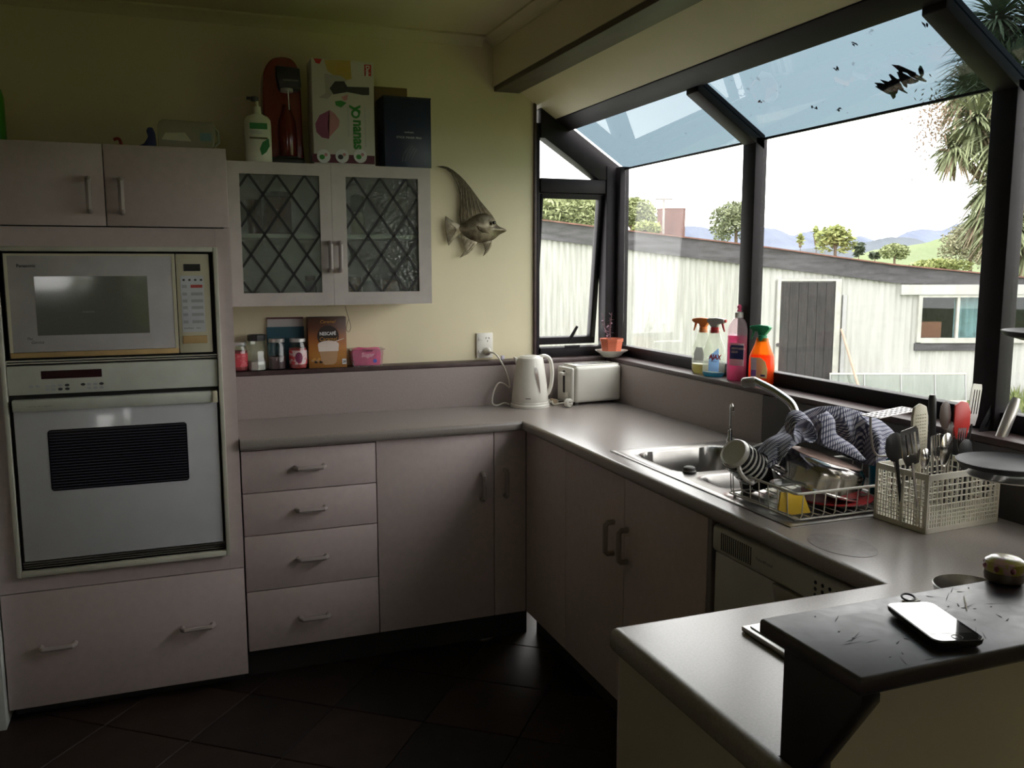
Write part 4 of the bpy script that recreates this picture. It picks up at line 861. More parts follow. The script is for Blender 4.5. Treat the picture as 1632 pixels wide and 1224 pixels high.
for k in range(5):
    a = rr.uniform(PI*.5, PI*1.5); top = Vector((PX-.012+math.cos(a)*rr.uniform(.01, .05), PY-.01+rr.uniform(-.02, .02), LZ+.07+rr.uniform(.07, .13)))
    path = spline([(PX-.008, PY-.005, LZ+.066), ((PX-.008+top.x)/2+.004, PY, LZ+.11), top], 5); s_o = MB().tube(path, .0013, 5).build('stem', stem_m, t)
    for j in range(6):
        p = Vector(path[min(len(path)-1, 4+j)]); d = Vector((rr.uniform(-1, 1), rr.uniform(-1, 1), rr.uniform(-.6, .5))).normalized(); s_ = d.cross(Vector((0, 0, 1))).normalized()*.005
        MB().add([p, p+d*.008+s_, p+d*.02, p+d*.008-s_], [(0, 1, 2, 3)]).build('leaf', leafm, t)
# ================================================================== KETTLE, TOASTER, SOCKET
whp = mat('white_appliance_plastic', (.70, .68, .62), .3, coat=.25, var=.02)
KX, KY = .163, .322
t = thing('electric_kettle', 'white electric kettle on its base in front of the toaster', 'kettle', (KX, KY, .9004), math.radians(-12))
MB().lathe([(.083, 0), (.083, .010), (.079, .014)], 40).build('base', whp, t, world=False)
bd = MB().lathe([(.078, .0145), (.0785, .02), (.077, .024), (.078, .027), (.075, .06), (.068, .12), (.060, .18), (.0555, .205), (.052, .209), (.046, .211), (0, .213)], 40).build('body', whp, t, world=False, ang=30)
MB().prism([(-.050, .205), (-.070, .212), (-.068, .204), (-.058, .178)], -.016, .016).build('spout', whp, t, world=False, bevel=.005)
MB().lathe([(.044, .2105), (.042, .214), (.03, .2165), (0, .217)], 30).build('lid', whp, t, world=False)
MB().tube([(.012*math.cos(a)-.01, .028*math.sin(a)*0+0, .2175) for a in (0, 3)], .001, 4).build('lid_mark', gryt, t, world=False)
hp = spline([(.030, 0, .205), (.060, 0, .213), (.085, 0, .198), (.095, 0, .150), (.092, 0, .095), (.080, 0, .058), (.068, 0, .045)], 6)
mb = MB(); rows = []
for i, p in enumerate(hp):
    u = i/(len(hp)-1); hw_ = .016*(1-.35*u); th_ = .008
    tdir = (hp[min(i+1, len(hp)-1)]-hp[max(i-1, 0)]).normalized(); nrm = Vector((tdir.z, 0, -tdir.x))
    rows.append([p+Vector((0, math.cos(a)*hw_, 0))+nrm*math.sin(a)*th_ for a in [2*PI*k/14 for k in range(15)]])
mb.grid(rows).build('handle', whp, t, world=False, ang=60)
# water gauge facing the room
ga = math.radians(-78); 
def kr(z): 
    pr = [(.078, .027), (.075, .06), (.068, .12), (.060, .18), (.0555, .205)]
    for (r0, z0), (r1, z1) in zip(pr, pr[1:]):
        if z0 <= z <= z1: return r0+(r1-r0)*(z-z0)/(z1-z0)
    return .06
def gauge(mb, w_, off, z0, z1, lean):
    L_, R_ = [], []
    for k in range(15):
        u = k/14; z = z0+(z1-z0)*u; ww = w_*math.sin(PI*min(1, max(.02, u*.92+.04)))**.7*(.35+.65*u); r = kr(z)+off; a0 = ga+lean*(1-u)
        L_.append((r*math.cos(a0-ww/r), r*math.sin(a0-ww/r), z)); R_.append((r*math.cos(a0+ww/r), r*math.sin(a0+ww/r), z))
    return mb.grid([L_, R_])
gauge(MB(), .016, .001, .062, .172, .22).build('gauge_frame', mat('pale_grey_plastic', (.52, .5, .47), .4), bd, world=False, solid=.0006)
gauge(MB(), .008, .0022, .066, .165, .22).build('water_gauge', mat('smoky_gauge', (.22, .18, .15), .15, coat=.5), bd, world=False, solid=.0006)
mb = MB()
for k in range(8):
    a = ga-.62+k*.035; r = .0775; mb.add([(r*math.cos(a), r*math.sin(a), .040), (r*math.cos(a+.026), r*math.sin(a+.026), .040), (r*math.cos(a+.026), r*math.sin(a+.026), .044), (r*math.cos(a), r*math.sin(a), .044)], [(0, 1, 2, 3)])
mb.build('badge', ink, bd, world=False)
# toaster
t = thing('toaster', 'white long-slot toaster in the corner of the worktop', 'toaster', (.445, .335, .9004), math.radians(5))
def rbox(name, m, par, x0, x1, y0, y1, z0, z1, r, seg=4): return MB().box(x0, x1, y0, y1, z0, z1).build(name, m, par, world=False, bevel=r, seg=seg)
rbox('shell', whp, t, -.105, .122, -.07, .07, .010, .166, .014)
rbox('end_cap', mat('grey_white_plastic', (.6, .58, .53), .35), t, -.124, -.106, -.062, .062, .010, .160, .008)
rbox('top_panel', whp, t, -.10, .118, -.056, .056, .1655, .170, .002, 2)
for y in (-.024, .024): MB().box(-.07, .105, y-.011, y+.011, .1685, .1702).build('slot', black, t, world=False)
MB().box(-.1255, -.124, -.008, .008, .05, .145).build('lever_track', black, t, world=False)
rbox('lever', whp, t, -.142, -.1256, -.02, .02, .125, .138, .003, 2); rbox('dial', whp, t, -.132, -.1245, -.045, -.02, .03, .055, .004, 3)
for x in (-.09, .10):
    for y in (-.05, .05): MB().lathe([(.009, 0), (.008, .0105)], 12, Matrix.Translation((x, y, 0))).build('foot', mat('grey_rubber', (.09, .085, .08), .5), t, world=False)
# toaster lead, bundled, with its plug
cordm = mat('white_cord', (.68, .65, .58), .4)
t = thing('toaster_lead', 'bundled white toaster lead with its plug lying behind the kettle', 'cord', (.29, .30, .9004)); z = .905
pts = []
for k in range(3):
    o_ = .006*k; pts += [(.256, .338+o_, z+.004*k), (.276, .352+o_, z+.003+.004*k), (.304, .344+o_, z+.004*k), (.276, .33+o_, z+.001+.004*k)]
pts += [(.262, .30, z), (.28, .285, z+.004), (.312, .265, z+.012)]
MB().tube(spline(pts, 5), .0038, 6).build('cable', cordm, t)
MB().tube([(.282, .325, z+.006), (.282, .365, z+.006)], .011, 8).build('tie', mat('tan_tie', (.55, .42, .28), .6), t)
px_ = Matrix.Translation((.302, .232, .919)) @ Matrix.Rotation(PI/2, 4, 'X') @ Matrix.Rotation(.3, 4, 'Y')
pg = MB().lathe([(.012, -.016), (.0175, -.010), (.0185, .0), (.0185, .006), (.016, .009), (0, .009)], 20, px_).build('plug', whp, t)
for x, y, a in ((-.007, .005, .5), (.007, .005, -.5), (0, -.007, 0)): MB().box(-.003, .003, -.0008, .0008, .009, .020, px_ @ Matrix.Translation((x, y, 0)) @ Matrix.Rotation(a+PI/2, 4, 'Z')).build('pin', sst, pg)
# power point on the wall
t = thing('power_point', 'white double power point on the cream wall above the kettle', 'socket', (.022, .509, 1.15))
pp = box('plate', whp, t, -.014, .060, .499, .5095, 1.0935, 1.203, bevel=.003)
for zc in (1.176, 1.122):
    box('rocker', china, t, -.007, .009, .4955, .4988, zc-.006, zc+.006, bevel=.001)
    if zc > 1.15:
        for x, a in ((.028, .5), (.042, -.5), (.035, 0)):
            mm_ = Matrix.Translation((x, .4987, zc+(.004 if a else -.009))) @ Matrix.Rotation(a, 4, 'Y'); MB().box(-.0012, .0012, -.0006, .001, -.004, .004, mm_).build('pin_slot', black, t)
t = thing('kettle_lead', 'white kettle lead plugged into the power point and looping onto the worktop', 'cord', (.03, .46, .9004))
MB().lathe([(.017, 0), (.018, .008), (.014, .022), (.008, .034), (.005, .040)], 18, Matrix.Translation((.032, .4985, 1.122)) @ Matrix.Rotation(PI/2, 4, 'X')).build('plug', whp, t)
c_ = spline([(.032, .462, 1.122), (.042, .42, 1.118), (.064, .405, 1.085), (.088, .40, 1.03), (.100, .40, .975), (.075, .402, .99), (.045, .39, .995), (.022, .385, .96), (.012, .375, .915), (.03, .365, .9045), (.065, .372, .912), (.085, .362, .9045)], 7)
MB().tube(c_, .0036, 8).build('cable', cordm, t)
tag(MB().box(.088, .104, .47, .482, LZ, LZ+.018).build('plug_cover', mat('lavender_plastic', (.62, .58, .68), .4), None, bevel=.003), 'tiny lavender plastic plug cover on the wall ledge', 'plug cover')
# ================================================================== WALL LEDGE JARS AND PACKETS
JZ = 1.0862; JY = .4575
gj = glass('jar_glass', (.93, .96, .94), refl=1.2)
def jar(name, label, x, r, h, lidm, cont, lab=None, lh=.014, fill=.7, sq=False):
    t = thing(name, label, 'jar', (x, JY, JZ), group='jars on the wall ledge'); m0 = Matrix.Translation((x, JY, JZ)); n = 28
    MB().lathe([(r*.9, 0), (r, .004), (r, h*.72), (r*.8, h*.86), (r*.8, h-lh)], n, m0).build('glass', gj, t)
    if cont: MB().lathe([(r*.86, .003), (r*.93, .006), (r*.93, h*fill), (0, h*fill+.001)], n, m0).build('contents', cont, t)
    MB().lathe([(r*.86, h-lh), (r*.88, h-lh+.001), (r*.88, h-.001), (r*.84, h), (0, h)], n, m0).build('lid', lidm, t)
    if lab:
        mb = MB(); mb.grid([[(x+(r+.0008)*math.cos(a), JY+(r+.0008)*math.sin(a), JZ+z) for a in [math.radians(-165+150*k/14) for k in range(15)]] for z in (h*.16, h*.62)]); mb.build('label', lab, t)
    return t
tinm = mat('pale_tin_lid', (.55, .55, .53), .3, .6)
jar('jar', 'small jar with a red label beside the oven tower', -1.002, .033, .113, tinm, mat('red_sauce', (.25, .02, .03), .4), mat('crimson_label', (.62, .06, .08), .4, col2=(.75, .3, .3), cut=(.55, .8), scale=70))
t = thing('jar', 'empty waisted glass jar with a black lid', 'jar', (-.934, JY, JZ), group='jars on the wall ledge'); m0 = Matrix.Translation((-.934, JY, JZ))
MB().lathe([(.034, 0), (.037, .004), (.036, .03), (.0305, .075), (.031, .10), (.032, .116)], 8, m0).build('glass', gj, t, ang=20)
MB().lathe([(.033, .003), (.034, .006), (.033, .035), (0, .036)], 8, m0).build('contents', mat('pale_salt', (.55, .55, .5), .7), t)
MB().lathe([(.034, .1165), (.0345, .118), (.0345, .138), (.032, .14), (0, .14)], 8, m0).build('lid', blk, t, ang=20)
jar('jar', 'plain jar half full of dark chutney with a pale lid', -.858, .035, .122, tinm, mat('dark_chutney', (.05, .02, .025), .5), None, fill=.42)
t = jar('jar', 'jam jar with a white and red strawberry label', -.778, .0355, .121, tinm, mat('red_jam', (.3, .02, .02), .35), mat('berry_label', (.7, .55, .55), .4, col2=(.55, .04, .05), cut=(.5, .58), scale=55), fill=.68)
mb = MB(); mb.grid([[(-.778+.0368*math.cos(a), JY+.0368*math.sin(a), JZ+.047+zz_*math.sqrt(max(0, 1-((a+PI/2)/.42)**2))*.021) for a in [-PI/2+.42*k/8 for k in range(-8, 9)]] for zz_ in (-1, 1)]); mb.build('label_roundel', mat('plum_roundel', (.18, .02, .07), .4), t)
t = thing('opened_packet', 'opened grey and teal packet standing behind the jars', 'packet', (-.816, .5, JZ))
box('sleeve', mat('teal_card', (.01, .07, .10), .5), t, -.890, -.746, .495, .5085, JZ, JZ+.165)
box('lining', mat('grey_white_card', (.45, .43, .42), .6), t, -.888, -.748, .4965, .507, JZ+.1651, JZ+.196)
box('torn_edge', mat('dark_red_card', (.12, .04, .04), .6), t, -.888, -.748, .4955, .508, JZ+.1961, JZ+.2025)
# coffee sachets box
t = thing('coffee_box', 'brown and amber box of coffee sachets leaning on the wall', 'box', (-.661, .46, JZ))
card = nodes('amber_brown_card'); m_, nt_, o_ = card; Lk = nt_.links.new; p_ = NN(nt_, 'ShaderNodeBsdfPrincipled', Roughness=.4); tc_ = NN(nt_, 'ShaderNodeTexCoord'); sp_ = NN(nt_, 'ShaderNodeSeparateXYZ'); Lk(tc_.outputs['Object'], sp_.inputs[0])
rp_ = NN(nt_, 'ShaderNodeValToRGB'); mr_ = NN(nt_, 'ShaderNodeMapRange', i1=0.0, i2=.203, i3=0.0, i4=1.0); Lk(sp_.outputs[2], mr_.inputs[0]); Lk(mr_.outputs[0], rp_.inputs[0])
rp_.color_ramp.elements[0].color = (.30, .13, .03, 1); rp_.color_ramp.elements[1].color = (.05, .018, .008, 1)
for pos, c_ in ((.25, (.45, .20, .04, 1)), (.5, (.36, .12, .025, 1)), (.78, (.10, .03, .012, 1))): e_ = rp_.color_ramp.elements.new(pos); e_.color = c_
Lk(rp_.outputs[0], p_.inputs['Base Color']); Lk(p_.outputs[0], o_.inputs[0])
NYF = .442
fr = box('carton', m_, t, -.737, -.586, NYF, .492, JZ, JZ+.203, bevel=.0008)
def disc(name, m, par, cx, cz, y, rx, rz_, n=28, a0=0, a1=2*PI):
    pts = [(cx+rx*math.cos(a0+(a1-a0)*k/n), cz+rz_*math.sin(a0+(a1-a0)*k/n)) for k in range(n)]; return MB().prism(pts, y, y+.0004).build(name, m, par)
dkb = mat('dark_coffee_print', (.02, .009, .006), .4); goldp = mat('gold_print', (.55, .27, .05), .4); foam = mat('milk_foam_print', (.72, .62, .55), .5); latte = mat('latte_print', (.42, .25, .13), .5)
disc('print_disc', dkb, fr, -.659, JZ+.127, NYF-.0006, .043, .043)
label_text('NESCAFÉ', .0185, (-.660, NYF-.0012, JZ+.131), X, Z, wlab, fr, align='CENTER', bold=.0006, sx=.86)
label_text('Caramel', .0205, (-.660, NYF-.0012, JZ+.109), X, Z, goldp, fr, align='CENTER', shear=.25); label_text('Caramel', .018, (-.660, NYF-.0008, JZ+.179), X, Z, goldp, fr, align='CENTER', shear=.25)
MB().prism([(-.700, JZ+.092), (-.617, JZ+.092), (-.628, JZ+.022), (-.640, JZ+.012), (-.675, JZ+.012), (-.686, JZ+.022)], NYF-.0009, NYF-.0005).build('cup_print', latte, fr)
MB().prism([(-.7005, JZ+.093), (-.6165, JZ+.093), (-.6195, JZ+.066), (-.6975, JZ+.066)], NYF-.0012, NYF-.0009).build('foam_print', foam, fr)
disc('foam_print', foam, fr, -.6585, JZ+.093, NYF-.0013, .042, .016); MB().prism([(-.640, JZ+.100), (-.597, JZ+.1145), (-.596, JZ+.117), (-.640, JZ+.104)], NYF-.0016, NYF-.0013).build('spoon_print', foam, fr)
for k in range(7): disc('nut_print', [latte, goldp, dkb][k % 3], fr, -.722+.0065*k, JZ+.03+.007*math.sin(k*2.1), NYF-.0008-k*.00005, .007, .005, 12)
box('pack_count_patch', wlab, fr, -.605, -.588, NYF-.0008, NYF-.0003, JZ+.012, JZ+.034); label_text('20', .0125, (-.5965, NYF-.0013, JZ+.0185), X, Z, ink, fr, align='CENTER', bold=.0004)
# sugar tub
t = thing('sugar_tub', 'clear plastic tub with a pink sugar packet inside on the wall ledge', 'tub', (-.505, .46, JZ))
MB().prism([(-.565, 0), (-.446, 0), (-.438, .066), (-.572, .066)], .425, .495, m=Matrix.Translation((0, 0, JZ))).build('tub', milky('clear_tub', (.85, .83, .82), .3, .85), t)
box('rim', milky('clear_tub', (.85, .83, .82)), t, -.577, -.433, .42, .50, JZ+.0665, JZ+.071, bevel=.001)
pk = mat('pink_packet', (.78, .07, .27), .4, var=.2, scale=40)
bag = MB().prism([(-.558, .003), (-.452, .003), (-.447, .05), (-.452, .0735), (-.50, .071), (-.53, .075), (-.562, .070), (-.566, .05)], .431, .49, m=Matrix.Translation((0, 0, JZ))).build('packet', pk, t, bevel=.004)
label_text('Sugar', .024, (-.505, .4242, JZ+.040), X, Z, mat('pale_pink_print', (.8, .5, .6), .5), bag, align='CENTER', shear=.2); label_text('Chelsea', .013, (-.505, .4242, JZ+.061), X, Z, mat('plum_print', (.15, .01, .06), .5), bag, align='CENTER', shear=.2, bold=.0004)
disc('label_spot', mat('blue_print', (.1, .12, .5), .5), bag, -.475, JZ+.022, .4238, .008, .008, 16)
# string loop under the cupboard
tag(MB().tube(spline([U('y', .36, *a) for a in ((550, 487.2), (552, 495), (557, 512), (559, 522), (556, 529), (552, 525), (553, 517), (556, 508))], 5), .0011, 5).build('string_loop', mat('brown_string', (.2, .15, .08), .7), None), 'thin brown string loop hanging below the glass cupboard', 'string')
# ================================================================== FISH
FY = .489
t = thing('fish_ornament', 'bronze metal angelfish ornament hung on the cream wall', 'ornament', (.0, .50, 1.6))
fm = mat('antique_bronze', (.15, .115, .065), .45, .85, var=.45, scale=35, bump=.3, bscale=120, col2=(.30, .265, .19)); fmd = mat('dark_bronze', (.075, .06, .035), .45, .8, var=.4, scale=60, bump=.5, bscale=150, stretch=(3, 1, 1))
def fpts(L_): return [(U('y', FY, *a).x, U('y', FY, *a).z) for a in L_]
def puff(outline, name, m, y0, depth, par, n_in=6, subs=4):
    """bulged relief: outline shrunk towards its centroid with rising height"""
    o2 = [Vector((p[0], p[1], 0)) for p in outline]; o2 = spline(o2, subs, True); c_ = sum(o2, Vector())/len(o2); N = len(o2); vs = []; 
    for j in range(n_in+1):
        s_ = j/n_in; hgt = depth*math.sqrt(max(0, 1-(1-s_)**2))
        for p in o2: q = p.lerp(c_, s_*.96); vs.append((q.x, y0-hgt, q.y))
    fs = [(j*N+k, j*N+(k+1) % N, (j+1)*N+(k+1) % N, (j+1)*N+k) for j in range(n_in) for k in range(N)]+[tuple(range(n_in*N, (n_in+1)*N)), tuple(range(N-1, -1, -1))]
    return MB().add(vs, fs).build(name, m, par, ang=70)
bodyo = fpts([(729, 361), (741, 352), (757, 341), (775, 338), (788, 347), (794, 359), (808, 367), (797, 374), (785, 383), (766, 387), (750, 383), (738, 372), (730, 369)])
puff(bodyo, 'body', fm, .494, .028, t)
def fin(name, out_, ribs, m=fmd, th=.006):
    o2 = fpts(out_); f = MB().prism(o2, FY-.002, FY+th-.002).build(name, m, t, bevel=.001)
    for a, b in ribs: A_, B_ = U('y', FY-.003, *a), U('y', FY-.003, *b); MB().tube([A_, B_], [.0018, .001], 5).build('ray', fm, f)
fin('dorsal_fin', [(696, 265), (706, 264.5), (713, 266), (722, 271), (732, 279), (741, 288), (750, 299), (758, 310), (766, 321), (776, 333), (786, 345), (770, 344), (757, 346), (745, 352), (735, 357), (732, 342), (733.5, 325), (733, 311), (730.5, 298), (726, 287), (719, 276), (710, 269)],
    [((735, 352), (735, 300)), ((741, 350), (738, 300)), ((747, 347), (742, 298)), ((753, 344), (747, 302)), ((760, 342), (753, 310)), ((767, 341), (760, 318)), ((774, 341), (768, 327)), ((736, 310), (727, 282)), ((733, 300), (722, 276))])
fin('tail_fin', [(710, 344), (720, 351), (733, 359), (735, 370.5), (724, 380), (715, 391.5), (713, 384), (712, 376), (710, 368), (709, 358)], [((728, 365), (711, 349)), ((728, 365), (710, 358)), ((728, 365), (711, 368)), ((728, 365), (713, 377)), ((728, 366), (715, 387))], fm)
fin('belly_fin', [(735, 373), (748, 381), (761, 386), (753, 398), (745, 405), (732, 411.5), (741, 401), (739, 390), (736, 382)], [((752, 386), (741, 402)), ((746, 383), (739, 396)), ((756, 388), (746, 401)), ((741, 379), (738, 388))], fm)
fin('pelvic_fin', [(769, 386), (784, 383), (783, 392), (778, 401), (770, 408.5), (773, 400), (772, 393)], [((779, 387), (774, 402)), ((774, 388), (774, 396)), ((782, 387), (777, 400))], fm)
fin('side_fin', [(757, 360), (768, 364), (776, 372), (766, 371), (760, 366)], [], fmd); so = bpy.data.objects[[o.name for o in bpy.data.objects if o.name.startswith('side_fin')][0]]; so.location.y -= .026
ey = U('y', .464, 787, 355); MB().sphere(ey, .0085, 8).build('eye', black, t); MB().tube([ey+Vector((.009*math.cos(a), -.002, .009*math.sin(a))) for a in [k*PI/8 for k in range(16)]], .002, 5, closed=True).build('eye_ring', fm, t)
box('hanger', fmd, t, 0, .02, .488, .5095, 1.64, 1.66)
# ================================================================== ON TOP OF THE GLASS CUPBOARD
TZ = 1.8582
t = thing('lotion_bottle', 'white pump bottle with a green leaf label on the glass cupboard', 'bottle', (-.906, .262, TZ))
lw = mat('white_lotion_plastic', (.70, .70, .58), .35); gl_ = mat('leaf_green_print', (.03, .22, .06), .4)
LX, LY = -.906, .233; PX0, PX1 = U('y', .21, 392, 250).x, U('y', .21, 435, 250).x; LX = (PX0+PX1)/2; hw = (PX1-PX0)/2
b_ = oval([(.92, 0), (1, .006), (1, .13), (.96, .148), (.75, .160), (.42, .166), (.30, .168), (.30, .178)], hw, .026); b_.v = [v+Vector((LX, LY, TZ)) for v in b_.v]; bo = b_.build('bottle', lw, t, ang=50)
MB().lathe([(.013, .178), (.013, .192), (.006, .194), (.0055, .212)], 16, Matrix.Translation((LX, LY, TZ))).build('pump_collar', lw, t)
MB().lathe([(.012, .212), (.014, .215), (.014, .226), (.010, .228), (0, .228)], 16, Matrix.Translation((LX-.008, LY, TZ))).box(LX-.035, LX-.005, LY-.006, LY+.006, TZ+.216, TZ+.226).build('pump_head', blk, t)
yf = LY-.0275
MB().box(LX-.030, LX+.030, yf, yf+.001, TZ+.113, TZ+.134).build('label_band', gl_, bo); MB().box(LX-.032, LX+.030, yf, yf+.001, TZ+.079, TZ+.085).build('label_band', mat('olive_print', (.12, .10, .04), .5), bo)
MB().prism([(LX+.008, TZ+.022), (LX+.002, TZ+.045), (LX+.012, TZ+.068), (LX+.034, TZ+.082), (LX+.036, TZ+.055), (LX+.024, TZ+.034)], yf-.0003, yf+.0006).build('leaf_print', gl_, bo)
for z in (.104, .098): MB().box(LX-.028, LX+.012, yf, yf+.0008, TZ+z, TZ+z+.0022).build('label_line', greyk, bo)
# soda maker
t = thing('soda_maker', 'tall red and black soda machine on the glass cupboard', 'soda machine', (-.82, .33, TZ))
rd = mat('deep_red_gloss', (.20, .022, .015), .25, coat=.4); SY = .255
sx0, sx1 = -.890, -.752
def sP(L_): return [(U('y', SY, *a).x, U('y', SY, *a).z) for a in L_]
out_ = spline([Vector((x, z, 0)) for x, z in sP([(422, 230), (421, 160), (421, 125), (424, 104), (434, 90), (447, 86), (461, 87), (472, 94), (479, 110), (482, 140), (484, 180), (486, 225)])], 4)
hull = [(p.x, p.y) for p in out_]
MB().prism([(hull[0][0], TZ+.012)]+hull+[(hull[-1][0]+.004, TZ+.012)], .300, .41).build('housing', rd, t, bevel=.008, seg=3)
MB().prism(sP([(440, 103), (478, 108), (481, 138), (477, 143), (446, 142), (442, 125)]), SY+.008, .301).build('head', blk, t, bevel=.004)
box('base', blk, t, sx0+.004, sx1, .262, .41, TZ, TZ+.026, bevel=.006)
box('drip_tray', mat('dark_grey_plastic', (.03, .03, .03), .5), t, -.85, -.775, .266, .30, TZ+.0262, TZ+.031, bevel=.002)
cx_ = U('y', .27, 459, 190).x
MB().lathe([(.032, 0), (.034, .004), (.034, .10), (.030, .13), (.016, .165), (.013, .185)], 28, Matrix.Translation((cx_, .298, TZ+.032))).build('bottle', mat('red_bottle', (.16, .015, .012), .2, coat=.5), t)
MB().tube([U('y', .232, 459, 144), U('y', .232, 461, 175)], .002, 6).build('nozzle', wlab, t); MB().lathe([(.022, 0), (.022, .012)], 18, Matrix.Translation(U('y', .262, 457, 147))).build('nozzle_collar', gryt, t)
label_text('sodastream', .012, (U('y', SY+.003, 451, 128).x, SY+.0075, U('y', SY+.003, 451, 128).z), X, Z, gryt, t)
# frozen dessert maker box
t = thing('dessert_maker_box', 'white appliance box printed with fruit and a maroon base band', 'box', (-.612, .29, TZ)); YB = .222
bx0, bx1 = U('y', YB, 499, 200).x, U('y', YB, 597, 200).x; bz1 = U('y', YB, 548, 96).z
bf = box('carton', mat('white_card', (.62, .60, .56), .5, var=.04, scale=4), t, bx0, bx1, YB, .34, TZ, bz1, bevel=.001)
def bp(px, py): p = U('y', YB, px, py); return (p.x, p.z)
def bpoly(name, m, L_, k=1): return MB().prism([bp(*a) for a in L_], YB-.0004*k, YB-.0004*(k-1)).build(name, m, bf)
def crop2(L_): return [(350+x*.2451, 50+y*.2451) for x, y in L_]
mar = mat('maroon_print', (.10, .012, .03), .5); ban = mat('banana_print', (.60, .36, .04), .5, col2=(.5, .42, .15)); pinkb = mat('pink_bowl_print', (.30, .07, .16), .5); icep = mat('sorbet_print', (.55, .25, .28), .5); blkp = mat('black_print', (.03, .03, .032), .5); grnp = mat('green_print', (.04, .26, .04), .5); redd = mat('red_logo_print', (.5, .03, .03), .5)
bpoly('base_band', mar, crop2([(605, 795), (1008, 810), (1010, 865), (606, 850)]))
bpoly('fruit_print', redd, crop2([(610, 175), (665, 180), (650, 212), (625, 205)])); bpoly('banana_print', ban, crop2([(680, 185), (850, 190), (858, 310), (790, 325), (745, 290), (700, 255)]))
bpoly('machine_print', gryt, crop2([(645, 430), (690, 400), (680, 275), (790, 290), (830, 320), (700, 440)]), 2); bpoly('machine_print', blkp, crop2([(715, 370), (750, 325), (810, 325), (830, 360), (972, 365), (972, 415), (930, 415), (830, 395), (800, 400), (740, 410)]), 3)
bpoly('fruit_print', grnp, crop2([(750, 455), (790, 450), (825, 465), (790, 495), (755, 480)]), 2); bpoly('fruit_print', icep, crop2([(790, 425), (835, 412), (830, 445), (810, 452)]), 2)
bpoly('bowl_print', pinkb, crop2([(622, 600), (650, 545), (715, 512), (712, 700), (665, 690), (630, 655)]), 2); bpoly('sorbet_print', icep, crop2([(715, 512), (750, 535), (780, 580), (775, 620), (740, 660), (712, 690), (702, 600)]), 2)
for px, m in ((677, grnp), (797, blkp), (915, grnp)):
    x_, z_ = bp(*crop2([(px, 812)])[0]); disc('roundel', wlab, bf, x_, z_, YB-.0014, .0245, .0245); disc('roundel_picture', m, bf, x_-.006, z_-.003, YB-.0018, .010, .009, 14); disc('roundel_picture', icep, bf, x_+.008, z_+.006, YB-.0018, .006, .006, 12)
x_, z_ = bp(*crop2([(868, 482)])[0])
label_text('y', .055, (x_, YB-.0016, z_), (0, 0, -1), X, grnp, bf, name='lettering', bold=.0018); label_text('nanas', .055, (x_, YB-.0016, bp(*crop2([(868, 575)])[0])[1]), (0, 0, -1), X, grnp, bf, bold=.0018, sx=.86)
xo, zo = bp(*crop2([(884, 536)])[0]); disc('letter_o', grnp, bf, xo, zo, YB-.0016, .0165, .0165); disc('letter_o', wlab, bf, xo, zo, YB-.002, .009, .009)
label_text('THE HEALTHY DESSERT MAKER', .0105, (bp(*crop2([(937, 490)])[0])[0], YB-.001, bp(*crop2([(937, 490)])[0])[1]), (0, 0, -1), X, greyk, bf); label_text('100% FRUIT SOFT-SERVE', .010, (bp(*crop2([(828, 490)])[0])[0], YB-.001, bp(*crop2([(828, 490)])[0])[1]), (0, 0, -1), X, greyk, bf)
bpoly('logo_patch', redd, crop2([(940, 215), (985, 218), (985, 292), (942, 290)]), 2); label_text('Dole', .019, (bp(*crop2([(950, 222)])[0])[0], YB-.0012, bp(*crop2([(950, 222)])[0])[1]), (0, 0, -1), X, wlab, bf, bold=.0008)
# blue box and the brown one behind it
t = thing('stick_mixer_box', 'navy stick mixer box with small white lettering on the glass cupboard', 'box', (-.376, .26, TZ)); YB = .197
navy = mat('navy_card', (.010, .020, .055), .35); x0, x1 = U('y', YB, 613, 210).x, U('y', YB, 687, 210).x; z1 = U('y', YB, 650, 157).z
bf = box('carton', navy, t, x0, x1, YB, .32, TZ, z1, bevel=.001); box('lid_flap', mat('dark_navy_card', (.006, .008, .014), .5), t, x0-.004, x1+.001, YB-.001, .322, z1+.0002, z1+.006)
tx, tz_ = U('y', YB, 652, 221).x, U('y', YB, 652, 221).z; label_text('STICK MIXER PRO', .0105, (tx, YB-.001, tz_), X, Z, wlab, bf, align='CENTER', sx=1.15); label_text('sunbeam', .010, (tx, YB-.001, tz_+.020), X, Z, wlab, bf, align='CENTER')
for k in range(4): MB().tube(spline([(tx-.028+k*.012, YB-.0005, TZ+.018+k*.004), (tx-.02+k*.013, YB-.0005, TZ+.05), (tx+.005+k*.008, YB-.0005, TZ+.085-k*.006)], 4), .0008, 4).build('whisk_print', mat('silver_print', (.25, .26, .28), .4), bf)
t = box('cardboard_box', mat('brown_card', (.20, .14, .06), .7), None, -.486, -.345, .335, .47, TZ, U('y', .335, 620, 139).z, bevel=.001); tag(t, 'plain brown cardboard box behind the navy box', 'box')
